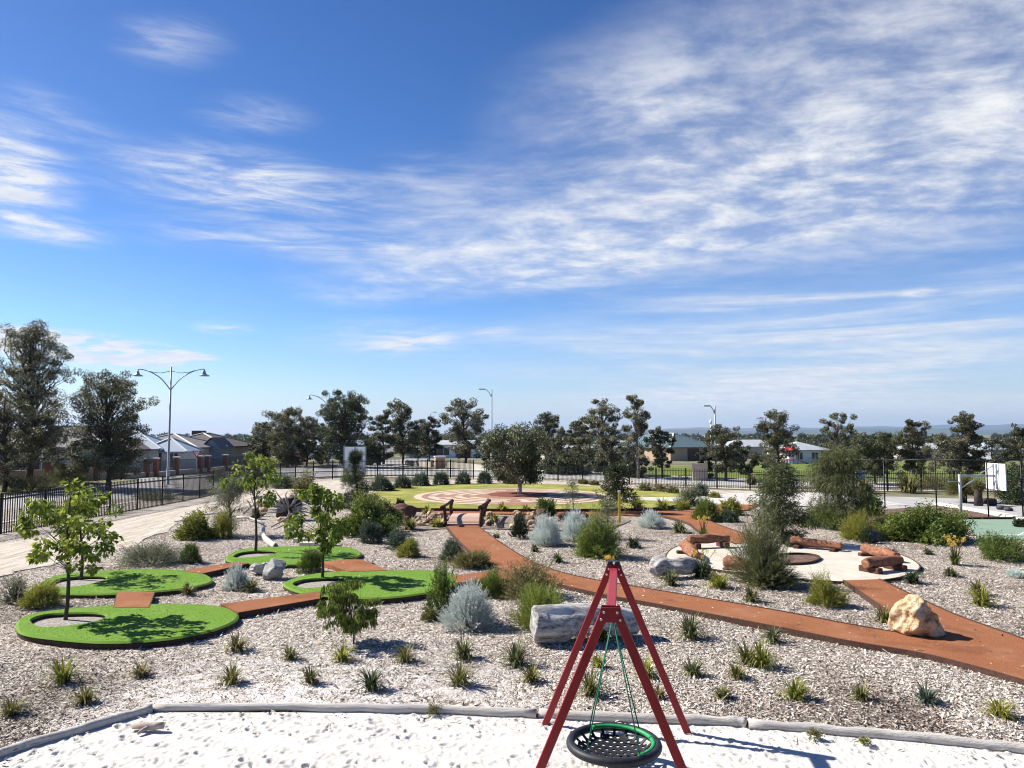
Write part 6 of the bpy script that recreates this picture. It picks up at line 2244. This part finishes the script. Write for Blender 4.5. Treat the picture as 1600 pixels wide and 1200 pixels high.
# ---- big street and park trees: (px, base row, top row, width px, crown base, shape, material, seed, clumps, label, open)
BT = [
 (41, 762, 506, 122, .20, 'gum', 'gum', 601, 95, 'tallest gum tree at the far left with an open layered crown', .25),
 (4, 770, 610, 90, .10, 'round', 'gum_brown', 602, 50, 'brownish tree cut by the left edge beside the tallest gum', .2),
 (108, 757, 690, 64, .12, 'round', 'gum_green', 603, 34, 'low dark tree between the tallest gum and the bushy street tree', .1),
 (165, 766, 583, 122, .18, 'round', 'gum_brown', 604, 80, 'round bushy brown-green street tree left of the tall double lamp', .2),
 (412, 728, 660, 44, .12, 'round', 'gum', 605, 30, 'grey green tree at the right end of the houses', .1),
 (447, 730, 638, 86, .10, 'round', 'gum_brown', 606, 60, 'broad brownish tree with two tops left of the second street lamp', .15),
 (478, 728, 652, 50, .14, 'tall', 'gum', 607, 36, 'darker pointed tree just left of the second street lamp', .15),
 (537, 731, 612, 82, .10, 'flat', 'gum_green', 608, 80, 'large dark dense tree behind the white signboard', .1),
 (502, 726, 662, 36, .15, 'round', 'gum_green', 609, 26, 'small dark tree tucked at the left of the large dense one', .1),
 (598, 727, 642, 48, .16, 'tall', 'gum', 610, 34, 'dark slim gum right of the signboard, leftmost of its clump', .2),
 (628, 726, 627, 56, .18, 'tall', 'gum', 611, 50, 'tallest gum of the clump between the signboard and the orange pillar', .2),
 (669, 724, 652, 48, .20, 'round', 'gum_brown', 612, 36, 'brownish gum with a low spreading crown above the orange pillar', .2),
 (652, 722, 668, 34, .20, 'round', 'gum', 613, 24, 'short gum between two taller ones left of the orange pillar', .2),
 (726, 727, 624, 66, .18, 'round', 'gum', 614, 60, 'round light-flecked gum between the orange pillar and the labyrinth lamp', .25),
 (776, 731, 688, 40, .1, 'round', 'gum_green', 615, 30, 'low dark tree behind the left of the labyrinth tree', .1),
 (857, 733, 645, 50, .18, 'tall', 'gum', 616, 40, 'narrow topped gum just right of the labyrinth tree', .2),
 (878, 735, 668, 42, .2, 'round', 'gum', 617, 30, 'smaller gum behind the cream shed, right of the labyrinth tree', .25),
 (908, 736, 652, 44, .2, 'tall', 'gum_brown', 618, 36, 'brownish gum left of the tall dark twin-topped one', .25),
 (943, 742, 625, 62, .18, 'tall', 'gum', 619, 60, 'dark twin-topped gum right of centre', .22),
 (950, 738, 700, 66, .04, 'flat', 'gum_green', 620, 40, 'dense dark bush at the foot of the twin-topped gum', .0),
 (884, 741, 706, 70, .03, 'flat', 'gum_green', 640, 34, 'dark low bush mass in front of the cream shed', .0),
 (988, 746, 716, 46, .03, 'flat', 'gum_green', 641, 24, 'dark low bush at the foot of the tall slender gum', .0),
 (820, 738, 704, 50, .03, 'flat', 'gum', 642, 26, 'low shrubby tree behind the right of the labyrinth tree', .0),
 (575, 728, 690, 40, .05, 'flat', 'gum_green', 643, 26, 'low dark tree just right of the white signboard', .0),
 (996, 748, 618, 50, .22, 'tall', 'gum', 621, 56, 'tall slender gum with an open crown, tallest right of centre', .3),
 (1034, 747, 668, 40, .25, 'round', 'gum', 622, 32, 'open gum beside the green roofed shed', .35),
 (1133, 752, 664, 56, .22, 'round', 'gum_brown', 623, 44, 'brownish round tree right of the single street lamp', .25),
 (1104, 748, 700, 30, .1, 'round', 'gum_green', 624, 24, 'small green tree left of the single street lamp', .2),
 (1164, 742, 697, 46, .12, 'flat', 'gum_green', 625, 30, 'low dark spreading tree on the field edge', .1),
 (1216, 744, 642, 70, .14, 'tall', 'gum_brown', 626, 60, 'gum with two pointed tops behind the grey wattle', .2),
 (1311, 746, 646, 48, .3, 'round', 'gum', 627, 40, 'airy gum behind the tall feathery tree', .35),
 (1366, 757, 676, 84, .30, 'flat', 'gum_green', 628, 56, 'wide spreading green tree with a forked trunk on the field edge', .2),
 (1430, 760, 657, 46, .22, 'round', 'gum_brown', 629, 44, 'brown flecked upright gum on the right', .25),
 (1484, 757, 680, 62, .28, 'flat', 'gum', 630, 40, 'low green multi-limbed tree behind the basketball goal', .25),
 (1513, 757, 646, 58, .22, 'tall', 'gum_brown', 631, 52, 'tall pointed gum above the basketball goal', .25),
 (1553, 748, 682, 50, .15, 'round', 'gum', 632, 32, 'small tree between the tall gum and the right edge', .2),
 (1597, 742, 664, 44, .1, 'round', 'gum_brown', 633, 40, 'brown green tree cut by the right edge above the dark bush', .1),
]
for px, py, top, w, cb, shp, mt_, sd_, nc, lb, opn in BT:
    z0_ = -.13
    p = G(px, py, z0_)
    z0_ = float(base_z(p.y, p.x)); p = G(px, py, z0_)
    h = HZ(p, top) - p.z
    s = mpp(p)
    lL = np.clip(.0023 * depth(p), .15, .30)
    dn = 2.4 if sd_ == 601 else 2.6 if sd_ in (604, 606, 608, 615, 620, 628, 640, 641, 642, 643) else 1.3
    make_tree('gum_tree' if 'gum' in lb else 'street_tree', lb, 'tree', p, h, w * s * 1.02, cb, int(nc * 1.9 * dn ** .5), int((165 * nc + 1800) * dn), lL, lL * .40, 'leaf_' + mt_, 'bark_grey' if sd_ % 3 == 0 else 'bark_dark', sd_,
              'trees beyond the fence', shape='gum' if shp == 'tall' else shp, trunk_r=.016 * h + .02, droop=.35, clump=.075, openness=opn * .6, ang=.8, lobes=int((7 + nc / 7) * dn ** .7), spread=.085 * dn ** .45)

# dark bush at the right edge outside the court fence
p = G(1594, 790, -.05)
root = thing('dark_bush', 'tall dark bush at the right edge beyond the court fence', 'shrub', p)
r = nseed()
s = mpp(p)
tb, (V, F, t) = tree_parts(62 * s, 76 * s, .04, 46, 9000, .16, .045, r, shape='flat', trunk_r=.07, droop=.2, clump=.17)
tb.build('trunk', M['bark_dark'], root)
link('crown', np_mesh('crown', V, F, t), M['leaf_dark'], root)
# grass tree: skirt of needles on a dark trunk
p = G(1505, 786, -.02)
root = thing('grass_tree', 'grass tree with a big drooping skirt behind the goal post', 'grass tree', p)
s = mpp(p)
r = nseed()
MB().tube([(0, 0, -.1), (0, 0, 24 * s)], [.22, .19], 12).build('trunk', M['wood_black'], root)
n = 2600
d = rand_dirs(n, r); d[:, 2] = np.abs(d[:, 2]) * 1.1 - .35; d = unit(d)
Vq, Fq = leaf_quads(np.array([0, 0, 22 * s]) + d * .08, unit(d + np.array([0, 0, -.25])), 26 * s * r.uniform(.7, 1.1, n), np.full(n, .022), r)
Vq[:, 2] = np.maximum(Vq[:, 2], .01)
link('crown', np_mesh('crown', Vq, Fq, np.repeat(np.clip(r.normal(.5, .2, n), 0, 1), 4)), M['leaf_olive'], root)
p = G(1529, 791, -.02)
root = thing('grass_tree', 'bare grass tree trunk with a small brown top, right of the skirted one', 'grass tree', p)
MB().tube([(0, 0, -.1), (0, 0, .6), (.03, 0, 30 * s)], [.24, .2, .2], 12).build('trunk', M['wood_black'], root)
n = 900
d = rand_dirs(n, r)
Vq, Fq = leaf_quads(np.array([.03, 0, 30 * s]) + d * .08, unit(d + np.array([0, 0, -.3])), 10 * s * r.uniform(.7, 1.1, n), np.full(n, .02), r)
link('crown', np_mesh('crown', Vq, Fq, np.repeat(np.clip(r.normal(.5, .2, n), 0, 1), 4)), M['leaf_brown'], root)
rock_obj('stump', 'low blackened stump right of the bare grass tree trunk', 'stump', G(1549, 790), .75, .55, .55, 'wood_black', 91)

# ---- far wood: one mass of trees on the lower land, then hills
r = np.random.default_rng(900)
parts = []
for k in range(1500):
    d = (r.uniform(260, 620), r.uniform(190, 300), r.uniform(600, 1500), r.uniform(450, 800), r.uniform(1300, 3000))[k % 5]
    px = r.uniform(-250, 1850)
    x = (px - 800) / FPX * d
    z = float(base_z(d, x))
    if 560 < px < 1300 and d < 300 and r.random() < .6: continue
    hh = max(3.0, (CAMZ - 1.2 - .006 * d * r.uniform(0, 1.4)) - z) * r.uniform(.72, 1.04)
    ww = hh * r.uniform(.8, 1.5)
    n = 150
    D = rand_dirs(n, r)
    P = np.array([x, d, z + hh * .55]) + D * np.array([ww * .5, ww * .5, hh * .45]) * (r.uniform(.55, 1, n) ** .5)[:, None]
    lL = .0042 * d
    V, F = leaf_quads(P, unit(D + rand_dirs(n, r)), lL * r.uniform(.7, 1.3, n), lL * .55 * r.uniform(.8, 1.2, n), r)
    parts.append((V, F, np.repeat(np.clip(r.uniform(.2, .75) + r.normal(0, .15, n), 0, 1), 4)))
V, F, t = merge(parts)
tag(link('far_wood', np_mesh('far_wood', V, F, t), M['leaf_gum_green']), 'distant mass of trees along the horizon', 'wood', kind='stuff')
M['hill'] = mat_noise('hill_scrub', (.050, .062, .040), (.085, .095, .06), .002, .95)
for nm, D0, px0, px1, tops in (('hills', 9000, 600, 1900, [(600, 679), (760, 676), (900, 672), (1040, 671), (1150, 673), (1300, 671), (1420, 669.5), (1540, 671), (1650, 670), (1900, 674)]),
                               ('hills', 15000, 900, 1900, [(900, 677), (1050, 669), (1180, 668), (1300, 668), (1400, 666), (1500, 664), (1600, 663), (1750, 665), (1900, 670)])):
    T_ = np.array(tops)
    pxs = np.linspace(px0, px1, 90)
    tp = np.interp(pxs, T_[:, 0], T_[:, 1]) + .7 * np.sin(pxs * .05) + .4 * np.sin(pxs * .13 + 1)
    mb = MB()
    vs = []
    for row, (dd, kz) in enumerate(((-1500, 0), (-700, .55), (0, 1), (1800, .6), (3000, 0))):
        for a, b in zip(pxs, tp):
            d = D0 + dd
            top = CAMZ + (678 - b) / FPX * D0
            vs.append(((a - 800) / FPX * d, d, -12 + (top + 12) * kz))
    n = len(pxs)
    mb.add(vs, [(i * n + k, i * n + k + 1, (i + 1) * n + k + 1, (i + 1) * n + k) for i in range(4) for k in range(n - 1)], True)
    tag(mb.build(nm, M['hill']), kind='structure')
# ---- air: pale haze over the whole scene
HAZE = 0.00005
if HAZE:
    m = bpy.data.materials.new('haze_air')
    m.use_nodes = True
    t_ = m.node_tree
    for n_ in list(t_.nodes): t_.nodes.remove(n_)
    pv = t_.nodes.new('ShaderNodeVolumePrincipled')
    pv.inputs['Color'].default_value = (.48, .68, 1.0, 1)
    pv.inputs['Density'].default_value = HAZE
    pv.inputs['Anisotropy'].default_value = 0.2
    om = t_.nodes.new('ShaderNodeOutputMaterial')
    t_.links.new(pv.outputs[0], om.inputs['Volume'])
    tag(MB().box((0, 0, 190), (44000, 44000, 420)).build('haze', m), kind='stuff')
